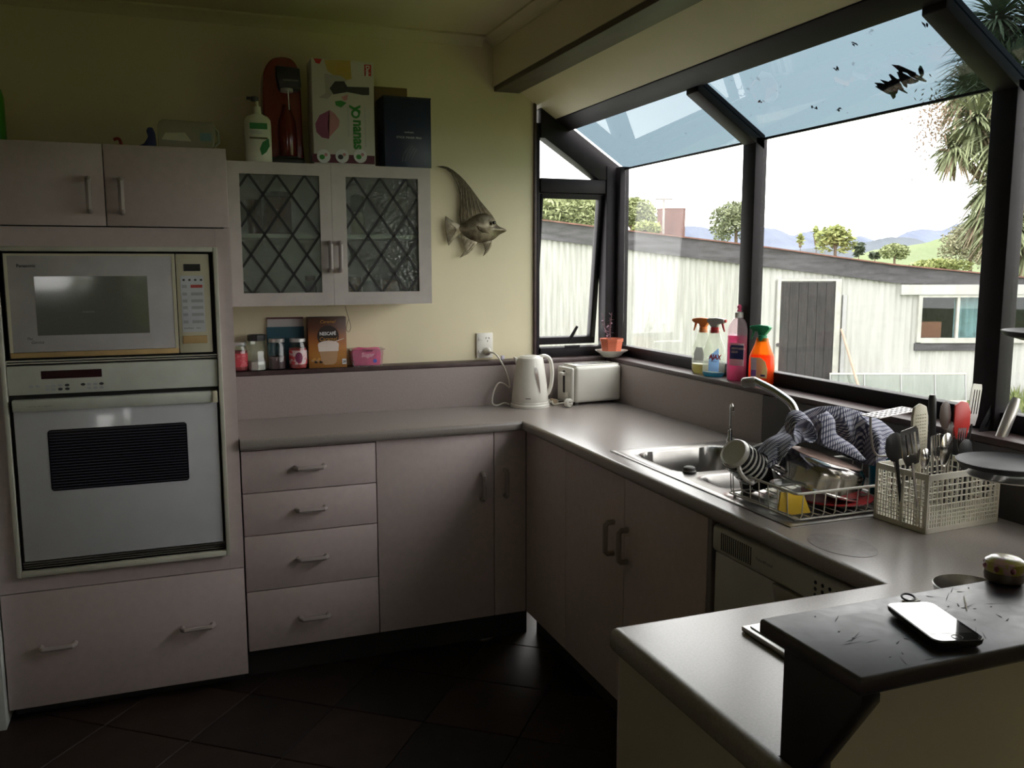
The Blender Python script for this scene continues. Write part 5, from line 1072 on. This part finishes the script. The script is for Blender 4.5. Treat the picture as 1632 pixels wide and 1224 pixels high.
# ================================================================== ON TOP OF THE OVEN TOWER
OZ = 1.8762
t = thing('clear_container', 'upturned clear plastic food container with a white label on the oven tower', 'container', (-1.16, .14, OZ)); cpm = milky('dull_clear_plastic', (.8, .8, .72), .35, .72)
MB().prism([(-1.250, .004), (-1.085, .004), (-1.072, .020), (-1.066, .085), (-1.075, .095), (-1.235, .098), (-1.248, .085)], .08, .24, m=Matrix.Translation((0, 0, OZ-.004))).build('tub', cpm, t, bevel=.006)
MB().prism([(-1.238, .028), (-1.225, .050), (-1.165, .053), (-1.145, .025)], .0775, .079, m=Matrix.Translation((0, 0, OZ))).build('label', mat('cream_paper', (.6, .58, .46), .6), t)
MB().box(-1.118, -1.082, .0775, .079, OZ+.028, OZ+.055).build('blue_label', mat('slate_blue_label', (.14, .24, .26), .5), t)
MB().tube([(-1.071, .12, OZ+.02), (-1.058, .12, OZ+.03), (-1.058, .12, OZ+.065), (-1.068, .12, OZ+.075)], .006, 8).build('clip', cpm, t)
t = MB().prism([(-1.322, 0), (-1.253, 0), (-1.256, .045), (-1.264, .066), (-1.278, .066), (-1.284, .055), (-1.279, .035), (-1.292, .014)], .085, .105, m=Matrix.Translation((0, 0, OZ))).build('blue_clip', mat('navy_plastic', (.012, .02, .10), .4), None, bevel=.004); tag(t, 'dark blue curved plastic handle piece on the oven tower', 'handle')
t = MB().tube(spline([(-1.384, .10, OZ+.022), (-1.372, .10, OZ+.027), (-1.364, .10, OZ+.020), (-1.362, .10, OZ+.004)], 4), [.005]*13, 8).build('red_hook', mat('dark_red_plastic', (.25, .015, .012), .4), None); tag(t, 'small red plastic hook on the oven tower', 'hook')
t = thing('green_bottle', 'bright green plastic bottle at the outer end of the oven tower', 'bottle', (-1.745, .2, OZ))
MB().lathe([(.04, 0), (.044, .005), (.044, .15), (.038, .175), (.018, .20), (.016, .205)], 24, Matrix.Translation((-1.748, .2, OZ))).build('body', mat('green_plastic', (.05, .28, .02), .35), t); MB().lathe([(.018, .2055), (.018, .228), (0, .229)], 16, Matrix.Translation((-1.748, .2, OZ))).build('cap', grn, t)
# ================================================================== INSIDE THE GLASS CUPBOARD
SZ1, SZ0 = 1.6072, 1.3632
def ctop(name, label, cat, x, y, z, prof, m, lid=None, n=20):
    t = thing(name, label, cat, (x, y, z)); m0 = Matrix.Translation((x, y, z)); MB().lathe(prof, n, m0).build('body', m, t)
    if lid: MB().lathe(lid[0], n, m0).build('lid', lid[1], t)
    return t
ctop('storage_jar', 'tall lidded storage jar on the upper cupboard shelf', 'jar', -.85, .36, SZ1, [(.05, 0), (.055, .006), (.055, .125), (.045, .14)], mat('red_brown_contents', (.13, .035, .02), .3, coat=.5, col2=(.25, .2, .18), cut=(.45, .7), scale=14), ([(.048, .1405), (.05, .142), (.05, .158), (0, .159)], mat('slate_lid', (.06, .07, .11), .4)))
ctop('storage_jar', 'dark red tin beside the storage jar in the cupboard', 'tin', -.925, .40, SZ1, [(.03, 0), (.03, .13), (0, .131)], mat('dark_red_tin', (.10, .02, .02), .4))
ctop('bottle', 'green and cream bottle on the upper cupboard shelf', 'bottle', -.545, .36, SZ1, [(.028, 0), (.03, .006), (.028, .06), (.014, .10), (.012, .12)], mat('cream_bottle', (.45, .44, .28), .4), ([(.022, .09), (.03, .115), (.026, .15), (0, .165)], mat('dark_green_cap', (.02, .08, .03), .5)))
ctop('spice_jar', 'purple-topped spice jar on the cupboard floor', 'jar', -.735, .34, SZ0, [(.022, 0), (.022, .07)], mat('purple_green_jar', (.06, .05, .10), .3, col2=(.08, .16, .06), cut=(.45, .55), scale=30), ([(.02, .0705), (.02, .09), (0, .09)], mat('plum_lid', (.10, .02, .04), .4)))
ctop('ramekin', 'small pale dish on the cupboard floor', 'dish', -.80, .36, SZ0, [(.03, 0), (.035, .03), (.033, .03), (.0, .006)], china)
ctop('glass_dish', 'low clear glass dish at the end of the cupboard floor', 'dish', -.955, .36, SZ0, [(.03, 0), (.038, .035), (.036, .035), (0, .005)], gj)
ctop('brown_mug', 'brown glazed mug on the cupboard floor', 'mug', -.575, .34, SZ0, [(.032, 0), (.035, .005), (.035, .085), (.032, .085), (0, .008)], mat('brown_glaze', (.22, .12, .06), .25))
ctop('storage_jar', 'small clear jar with a pale lid on the cupboard floor', 'jar', -.505, .36, SZ0, [(.026, 0), (.026, .07)], mat('grey_jar', (.25, .25, .25), .2), ([(.027, .0705), (.027, .085), (0, .085)], mat('pale_lid', (.6, .6, .55), .4)))
ctop('terracotta_mug', 'pale terracotta mug on the cupboard floor', 'mug', -.425, .34, SZ0, [(.032, 0), (.036, .005), (.036, .075), (.033, .075), (0, .008)], mat('terracotta_glaze', (.42, .19, .10), .35))
# ================================================================== OUTSIDE
GZ = -.65
rr = random.Random(11)
grass = mat('rough_grass', (.07, .12, .03), .9, var=.5, scale=1.2, col2=(.15, .19, .06), bump=.6, bscale=30)
tag(MB().box(.9, 60, -25, 45, GZ-.2, GZ).build('ground', grass), kind='structure')
tag(MB().box(-30, 60, -26, YF-.2, GZ-.2, GZ-.005).build('ground_front', grass), kind='structure')
HD = 13.9; FH = Vector((math.sin(YAW), math.cos(YAW), 0)); RH = Vector((math.cos(YAW), -math.sin(YAW), 0))
SO = CAM+FH*HD; SO.z = GZ
def sp(px, py):
    p = Upl(SO, FH, px, py)-SO; return (p.dot(RH), p.z)         # along the shed wall, height above the ground
shed = thing('shed', 'long white corrugated iron shed with dark fascia and plank door', 'shed', SO, -YAW)
corr = mat('white_painted_iron', (.36, .36, .345), .6, var=.10, scale=3, stretch=(3, 1, .35), col2=(.42, .42, .405)); corr2 = mat('weathered_white_iron', (.30, .30, .275), .6, var=.18, scale=5, stretch=(5, 1, .3), col2=(.38, .38, .355))
fasc = mat('weathered_dark_board', (.055, .052, .058), .8, var=.45, scale=6, stretch=(.6, 1, 3)); rust = mat('rusted_roof_edge', (.15, .07, .055), .8, var=.3, scale=8)
topl = [(700, 333), (861, 352), (1000, 369), (1203, 393), (1340, 412), (1422, 423), (1494, 430), (1566, 437), (1720, 452)]
botl = [(700, 362), (861, 381), (1000, 398), (1203, 424), (1340, 440), (1422, 451), (1494, 453), (1566, 456), (1720, 474)]
T_ = [sp(*a) for a in topl]; B_ = [sp(*a) for a in botl]
def interp(P, u):
    for (a, za), (b, zb) in zip(P, P[1:]):
        if a <= u <= b: return za+(zb-za)*(u-a)/(b-a)
    return P[0][1] if u < P[0][0] else P[-1][1]
dx0, dz1 = sp(1243, 450); dx1, _ = sp(1330, 450); wx0, wz1 = sp(1468, 474); wx1, wz0 = sp(1640, 538); wx1 = wx0+2*(sp(1553, 500)[0]-wx0)
u0, u1 = T_[0][0], T_[-1][0]; SW = .80; u = u0
def sheet(ua, ub, za, zb0, zb1, m, dy=0):
    n = 40; pts0, pts1 = [], []
    for k in range(n+1):
        f = k/n; x = ua+(ub-ua)*f; y = .009*math.sin(2*PI*x/.09)+dy; pts0.append((x, y, za)); pts1.append((x, y, zb0+(zb1-zb0)*f))
    MB().grid([pts0, pts1]).build('iron_sheet', m, shed, world=False, ang=80)
k = 0
while u < u1-.05:
    v = min(u+SW, u1); zt0, zt1 = interp(T_, u)-.04, interp(T_, v)-.04; left = v < sp(1200, 400)[0]; m = corr2 if left else corr
    if left and k % 2 == 0 or (left and k % 3 == 1): zm = 1.05+.05*(k % 3); sheet(u, v+.03, 0, zm, zm, m, -.006); sheet(u, v+.03, zm-.04, zt0, zt1, m)
    elif v > wx0 and u < wx1:
        if u < wx0: sheet(u, wx0, 0, zt0, interp(T_, wx0)-.04, m)
        a, b = max(u, wx0), min(v, wx1); sheet(a, b, 0, wz0, wz0, m); sheet(a, b, wz1, interp(T_, a)-.04, interp(T_, b)-.04, m)
        if v > wx1: sheet(wx1, v, 0, interp(T_, wx1)-.04, zt1, m)
    else: sheet(u, v+.02, 0, zt0, zt1, m)
    u = v; k += 1
for (a, b), (c_, d_) in zip(zip(T_, T_[1:]), zip(B_, B_[1:])):
    MB().prism([c_, d_, b, a], -.07, -.03).build('fascia_board', fasc, shed, world=False)
    MB().prism([(a[0], a[1]+.002), (b[0], b[1]+.002), (b[0], b[1]+.022), (a[0], a[1]+.022)], -.11, 5).build('roof_sheet', rust, shed, world=False)
MB().box(u0, u0+.05, 0, 5, 0, T_[0][1]-.03).box(u1-.05, u1, 0.02, 5, 0, T_[-1][1]-.03).box(u0, u1, 4.95, 5, 0, T_[-1][1]-.05).build('rear_walls', fasc, shed, world=False)
# plank door
drm = mat('weathered_black_planks', (.012, .011, .013), .75, var=.45, scale=9, stretch=(6, 1, .5), col2=(.032, .027, .028)); trimwht = mat('white_trim_board', (.37, .365, .34), .6, var=.15, scale=6)
nd = 6
for k in range(nd):
    a = dx0+(dx1-dx0)*k/nd; b = dx0+(dx1-dx0)*(k+1)/nd; MB().box(a+.003, b-.003, -.065, -.04, .02, dz1).build('door_plank', drm, shed, world=False)
MB().box(dx0, dx1, -.0395, -.02, .02, dz1).build('door_back', fasc, shed, world=False)
for a, b, c_, d_ in ((dx0-.05, dx0, 0, dz1+.02), (dx1, dx1+.09, 0, dz1+.02), (dx0-.05, dx1+.09, dz1+.02, dz1+.05)): MB().box(a, b, -.075, -.018, c_, d_).build('door_trim', trimwht, shed, world=False)
MB().lathe([(.03, 0), (.03, .02)], 12, Matrix.Translation((dx0-.02, -.095, dz1*.48)) @ Matrix.Rotation(-PI/2, 4, 'X'), ).build('door_latch', fasc, shed, world=False)
# shed window with three panes
wn = MB()
for a, b, c_, d_ in ((wx0-.06, wx0, wz0-.07, wz1+.04), (wx1, wx1+.06, wz0-.07, wz1+.04), (wx0, wx1, wz1, wz1+.04), (wx0, wx1, wz0-.08, wz0)): wn.box(a, b, -.07, .02, c_, d_)
wfr = wn.build('window_frame', trimwht, shed, world=False); nb = 3
for k in range(nb+0):
    a = wx0+(wx1-wx0)*k/nb; b = wx0+(wx1-wx0)*(k+1)/nb
    if k: MB().box(a-.02, a+.02, -.06, .01, wz0, wz1).build('glazing_bar', trimwht, wfr, world=False)
    MB().box(a+.02, b-.02, -.022, -.018, wz0, wz1).build('shed_pane', glass('shed_glass', (.8, .85, .85), refl=.6), wfr, world=False)
MB().box(wx0-.35, wx1+.05, -.085, -.02, wz1+.045, wz1+.20).build('lintel_board', corr, shed, world=False)
MB().box(wx0-.08, wx1-.5, -.05, -.018, wz0-.20, wz0-.085).build('bare_board', fasc, shed, world=False)
MB().box(wx0+.05, wx0+.42, .15, .35, wz0-.1, wz0+.24).build('red_crate', mat('brick_red_crate', (.30, .10, .06), .7), shed, world=False)
cur = MB(); cur.grid([[(wx0+.58+.62*k/40, .10+.025*math.sin(k*.9), z) for k in range(41)] for z in (wz0-.1, wz1+.05)]); cur.build('teal_curtain', mat('pale_teal_cloth', (.30, .42, .45), .8, var=.25, scale=8), shed, world=False)
sx, sz = sp(1345, 470); bx, bz = sp(1342, 600)
MB().box(sx-.03, sx+.03, -.06, -.02, .0, sz).build('grey_post', mat('bare_grey_timber', (.33, .33, .34), .7), shed, world=False)
# things leaning on the shed
a = sp(1336, 523); b = sp(1364, 612)
def sw(u, y, z): return SO+RH*u+FH*y+Vector((0, 0, z))
tag(MB().tube([sw(a[0], -.13, a[1]), sw(b[0], -.35, .0)], .02, 8).build('garden_stake', mat('pinkish_timber', (.45, .33, .27), .7), None), 'thin timber stake leaning on the shed beside the door', 'stake')
gl2 = glass('old_window_glass', (.95, .97, .96), refl=.7, veil=.25, dirt=.4, dirtcol=(.42, .46, .43))
t = thing('old_window_sashes', 'row of old glazed sashes leaning along the foot of the shed', 'window sashes', SO+RH*sp(1420, 600)[0]-FH*.2, -YAW)
xa, xb = sp(1318, 590)[0]-sp(1420, 600)[0], sp(1533, 590)[0]-sp(1420, 600)[0]; zt = sp(1420, 592)[1]; ml = Matrix.Rotation(math.radians(-10), 4, 'X')
mid = [xa, xa+(xb-xa)*.25, xa+(xb-xa)*.52, xa+(xb-xa)*.77, xb]
for p, q in zip(mid, mid[1:]):
    MB().box(p+.015, q-.015, -.003, .003, .03, zt-.025, ml).build('pane', gl2, t, world=False)
    MB().box(p, p+.015, -.012, .012, .0, zt, ml).build('stile', mat('bare_grey_timber', (.33, .33, .34)), t, world=False)
MB().box(xb-.015, xb, -.012, .012, 0, zt, ml).build('stile', mat('bare_grey_timber', (.33, .33, .34)), t, world=False)
MB().box(xa, xb, -.014, .014, zt-.025, zt, ml).build('top_rail', mat('pale_tan_timber', (.62, .55, .45), .6), t, world=False)
MB().box(xa, xb, -.014, .014, 0, .03, ml).build('bottom_rail', mat('pale_tan_timber', (.62, .55, .45), .6), t, world=False)
MB().tube([sw(sp(1528, 612)[0], -.5, .02), sw(sp(1632, 600)[0], -.6, .10)], .03, 6).build('timber_offcut', mat('pinkish_timber', (.45, .33, .27), .7)); tag(bpy.data.objects['timber_offcut'], 'pinkish length of timber lying in the grass by the shed', 'timber')
# rough grass along the shed foot
mb = MB()
for k in range(1500):
    uu = rr.uniform(sp(1560, 600)[0], sp(1700, 600)[0]); yy_ = rr.uniform(-2.2, -.1); h = rr.uniform(.08, .32); a = rr.uniform(0, PI); p = sw(uu, yy_, 0); d = Vector((math.cos(a), math.sin(a), 0))*.018; tp = Vector((rr.uniform(-.1, .1), rr.uniform(-.1, .1), h))
    mb.add([p-d, p+d, p+tp*.6+d*.6, p+tp, p+tp*.6-d*.6], [(0, 1, 2, 3, 4)])
o = mb.build('long_grass', mat('grass_blades', (.09, .15, .03), .8, var=.3, scale=3, col2=(.2, .22, .08)), None, smooth=False); tag(o, 'long rough grass growing along the foot of the shed', 'grass', kind='stuff')
# rusty tank and aerial behind the roof
def far(d, px, py): q = FW + RT*((px-816)/F_PX) + UP*((612-py)/F_PX); return CAM+q*d
c_ = far(21, 1069, 380); r = 21*22/F_PX; top = far(21, 1069, 333).z
roofz = lambda px, py: 0
t = thing('rusty_tank', 'rust red cylindrical tank standing up behind the shed roof', 'tank', (c_.x, c_.y, GZ))
MB().lathe([(r, 0), (r, top-GZ-.03), (r*1.03, top-GZ-.03), (r*1.03, top-GZ), (0, top-GZ+.01)], 24, Matrix.Translation((c_.x, c_.y, GZ))).build('drum', mat('rusty_iron', (.13, .055, .045), .7, var=.3, scale=5, stretch=(1, 1, .3)), t)
c_ = far(20.2, 1057, 372); top = far(20.2, 1057, 318)
t = thing('aerial', 'thin T-shaped aerial pole in front of the rusty tank', 'aerial', (c_.x, c_.y, GZ)); pm_ = mat('grey_pole', (.28, .25, .23), .6)
MB().tube([(c_.x, c_.y, GZ), (c_.x, c_.y, top.z)], .026, 6).build('pole', pm_, t); MB().tube([Vector((c_.x, c_.y, top.z))-RH*.20, Vector((c_.x, c_.y, top.z))+RH*.20], .015, 6).build('crossbar', pm_, t)
# trees and shrubs
def foliage(mb, c_, rad, n, size, rr, flat=1):
    for _ in range(n):
        d = Vector((rr.gauss(0, 1), rr.gauss(0, 1), rr.gauss(0, 1))).normalized(); f = rr.random()**.45
        p = c_+Vector((d.x*rad[0]*f, d.y*rad[1]*f, d.z*rad[2]*f)); a = Vector((rr.gauss(0, 1), rr.gauss(0, 1), rr.gauss(0, .6))).normalized()*size*rr.uniform(.5, 1.2); b = a.cross(Vector((rr.gauss(0, 1), rr.gauss(0, 1), rr.gauss(0, 1)))).normalized()*size*.35
        mb.add([p-a, p+b, p+a, p-b], [(0, 1, 2, 3)])
def leafmat(name, c1, c2):
    if name in _mc: return _mc[name]
    m = mat(name, c1, .7, var=.25, scale=1.5, col2=c2); return m
def tree(name, label, d, px, ybase, ytop, wpx, m, n=1500, leaf=.12, blobs=5, seed=1, cat='tree', trunk=True):
    rr = random.Random(seed); b = far(d, px, ybase); top = far(d, px, ytop).z; s_ = d/F_PX; R_ = wpx/2*s_; base = Vector((b.x, b.y, GZ)); bz_ = b.z
    t = thing(name, label, cat, base, group=None); mb = MB(); H_ = top-bz_
    for k in range(blobs):
        f = (k+.5)/blobs; off = (f-.5)*2; zc = bz_+H_*(.55+.15*math.cos(off*PI*.6)*1+rr.uniform(-.08, .05)); c_ = b+RH*off*R_*.72; c_.z = zc-abs(off)*H_*.12
        foliage(mb, c_, (R_*.55, R_*.55, min(H_*.45, top-zc)), n//blobs, leaf, rr)
    mb.build('foliage', m, t, smooth=False)
    if trunk:
        path = spline([base, base+Vector((0.05, 0, (bz_-GZ)*.6)), Vector((b.x, b.y, bz_+H_*.5))], 4); MB().tube(path, [min(.11, R_*.16)*(1-.6*i/(len(path)-1)) for i in range(len(path))], 8).build('trunk', mat('brown_bark', (.14, .10, .07), .9), t)
        for k in range(4): e = Vector((b.x, b.y, bz_+H_*.55))+RH*R_*rr.uniform(-.7, .7)+Vector((0, 0, H_*.15)); MB().tube([Vector((b.x, b.y, bz_+H_*.2)), e], [.03, .01], 5).build('branch', mat('brown_bark', (.14, .10, .07)), t)
    return t
yg = leafmat('pale_yellow_green_leaf', (.24, .28, .12), (.33, .36, .18)); mg = leafmat('mid_green_leaf', (.18, .215, .12), (.26, .285, .17)); lime = leafmat('lime_leaf', (.27, .32, .09), (.36, .39, .15)); dk = leafmat('dark_leaf', (.04, .055, .03), (.07, .09, .05))
tree('leafy_tree', 'broad pale green tree behind the shed beyond the awning sash', 24, 905, 372, 308, 150, yg, 7000, .085, 6, 1)
tree('leafy_tree', 'rounded pale green tree behind the shed beside the corner post', 25, 1006, 378, 313, 78, yg, 4000, .085, 4, 2)
tree('garden_shrub', 'small bright shrub beside the rusty tank', 20, 1030, 380, 352, 46, lime, 1000, .07, 3, 3, 'shrub')
tree('leafy_tree', 'tall open green tree standing against the blue hills', 30, 1172, 388, 318, 78, mg, 3600, .09, 4, 4)
tree('fruit_tree', 'young lime green tree rising above the middle of the shed', 19, 1330, 405, 358, 60, lime, 800, .085, 5, 5)
tree('fruit_tree', 'slender sapling beside the young lime green tree', 22, 1300, 400, 360, 14, lime, 60, .11, 1, 6)
tree('fruit_tree', 'thin sapling standing above the shed roof', 19, 1275, 400, 372, 10, lime, 45, .10, 1, 7)
tree('dark_tree', 'small dark conifer on the near slope', 60, 1368, 412, 385, 18, dk, 300, .25, 2, 8)
tree('dark_tree', 'round dark shrub on the grassy slope', 60, 1394, 415, 401, 20, dk, 300, .2, 2, 9, 'shrub')
tree('leafy_tree', 'light green bush on the grassy slope', 45, 1425, 416, 388, 46, yg, 1800, .12, 3, 10, 'shrub')
tree('bare_tree', 'brownish twiggy tree beside the palm-like tree', 30, 1545, 432, 352, 90, leafmat('olive_leaf', (.20, .19, .11), (.28, .265, .165)), 4000, .075, 5, 11)
tree('garden_shrub', 'yellow-green shrub over the right of the shed roof', 20, 1500, 434, 412, 90, lime, 1200, .06, 5, 12, 'shrub')
# cabbage tree
ct = far(19.6, 1622, 430); t = thing('cabbage_tree', 'tall palm-like cabbage tree with spiky leaf heads behind the shed', 'tree', (ct.x, ct.y, GZ))
bark = mat('pale_brown_bark', (.26, .19, .12), .85, var=.3, scale=8); blade = [leafmat('cordyline_leaf', (.14, .17, .08), (.25, .28, .15)), leafmat('cordyline_dry_leaf', (.19, .14, .085), (.25, .2, .13))]
heads = [(1556, 190, 19.5, 1.05), (1606, 120, 19.5, 1.4), (1585, 290, 19.3, 1.0), (1640, 390, 19.2, 1.0), (1650, 220, 19.8, 1.3), (1568, 95, 20, 1.1), (1522, 235, 19.5, .75), (1650, 40, 20, 1.4), (1590, 30, 20.2, 1.2), (1592, 225, 19.3, 1.1), (1545, 140, 19.8, 1.0), (1605, 345, 19.2, 1.05), (1572, 335, 19.4, .85), (1620, 170, 19.5, 1.2)]
fork = far(19.6, 1634, 330)
MB().tube(spline([Vector((ct.x, ct.y, GZ)), far(19.6, 1630, 400), fork], 4), [.17]*9, 10).build('trunk', bark, t)
for n_, (px, py, d, ln) in enumerate(heads):
    c_ = far(d, px, py); rr = random.Random(50+n_); MB().tube(spline([fork if py < 330 else far(19.6, 1630, 395), (fork+c_)/2+Vector((0, 0, -.2)), c_], 4), [.09]*9, 8).build('limb', bark, t)
    mb = MB(); dry = MB()
    for k in range(330):
        a = rr.uniform(0, 2*PI); el = rr.uniform(-1.0, 1.45); L_ = ln*rr.uniform(.75, 1.05); d_ = Vector((math.cos(a)*math.cos(el), math.sin(a)*math.cos(el), math.sin(el))); sd = d_.cross(Vector((0, 0, 1))); sd = sd.normalized() if sd.length > .01 else Vector((1, 0, 0)); W_ = .036
        pts = []
        for f, wf_ in ((0, .5), (.35, 1), (.7, .7), (1, .05)):
            p = c_+d_*L_*f+Vector((0, 0, -.38*L_*f*f)); pts += [p-sd*W_*wf_, p+sd*W_*wf_]
        (dry if el < -.55 and rr.random() < .6 else mb).add(pts, [(0, 1, 3, 2), (2, 3, 5, 4), (4, 5, 7, 6)])
    mb.build('leaf_head', blade[0], t, smooth=False)
    if dry.v: dry.build('dry_leaves', blade[1], t, smooth=False)
fl_ = MB(); rr = random.Random(99); fc = far(19.2, 1492, 195)
for k in range(600):
    p = fc+Vector((rr.gauss(0, .22), rr.gauss(0, .2), rr.gauss(0, .36))); d_ = Vector((rr.gauss(0, 1), rr.gauss(0, 1), rr.gauss(0, 1))).normalized()*.05; e = d_.cross(Vector((.3, .2, 1))).normalized()*.02; fl_.add([p-d_, p+e, p+d_, p-e], [(0, 1, 2, 3)])
fl_.build('flower_plume', mat('cream_pink_flowers', (.26, .19, .14), .8), t, smooth=False)
# hills
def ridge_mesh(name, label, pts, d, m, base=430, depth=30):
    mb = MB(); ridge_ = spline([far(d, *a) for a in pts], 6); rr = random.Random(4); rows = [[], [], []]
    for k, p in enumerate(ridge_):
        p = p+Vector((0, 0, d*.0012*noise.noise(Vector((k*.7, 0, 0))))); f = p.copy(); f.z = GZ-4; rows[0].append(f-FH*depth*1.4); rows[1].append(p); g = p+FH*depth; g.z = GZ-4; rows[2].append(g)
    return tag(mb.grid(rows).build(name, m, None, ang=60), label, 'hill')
ridge_mesh('mountain_range', 'distant haze-blue mountain range on the horizon', [(700, 385), (900, 372), (1060, 372), (1096, 360), (1150, 366), (1205, 362), (1240, 366), (1262, 375), (1285, 369), (1325, 371), (1352, 383), (1372, 376), (1412, 388), (1440, 372), (1470, 365), (1500, 367), (1522, 358), (1545, 352), (1600, 345), (1700, 340), (1800, 350)], 420, mat('haze_blue_hills', (.10, .12, .175), .95, var=.2, scale=.03), depth=80)  # blue of the distance haze is mixed into the base colour
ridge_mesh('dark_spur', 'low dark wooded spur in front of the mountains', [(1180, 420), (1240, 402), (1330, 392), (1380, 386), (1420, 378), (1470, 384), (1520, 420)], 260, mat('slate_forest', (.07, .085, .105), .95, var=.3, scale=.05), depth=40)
ridge_mesh('grass_hill', 'smooth bright green pasture hill beyond the shed', [(1330, 425), (1380, 402), (1420, 395), (1470, 388), (1510, 376), (1545, 365), (1590, 355), (1660, 345), (1760, 345)], 150, mat('pasture_grass', (.125, .165, .065), .95, var=.2, scale=.05, col2=(.17, .21, .09)), depth=40)
tag(MB().box(55, 500, -100, 450, GZ-8, GZ-.5).build('ground_far', grass), kind='structure')
# hedge outside the window behind the camera
t = thing('garden_hedge', 'yellow-green hedge outside the far window', 'hedge', (-1.9, -7.4, GZ-.005)); mb = MB(); rr = random.Random(21)
for k in range(3): foliage(mb, Vector((-1.95+.45*k, -7.4, .9)), (.4, .35, .95), 700, .12, rr)
mb.build('foliage', lime, t, smooth=False); MB().tube([(-1.9, -7.4, GZ-.005), (-1.9, -7.4, .7)], .05, 6).build('stem', bark, t)
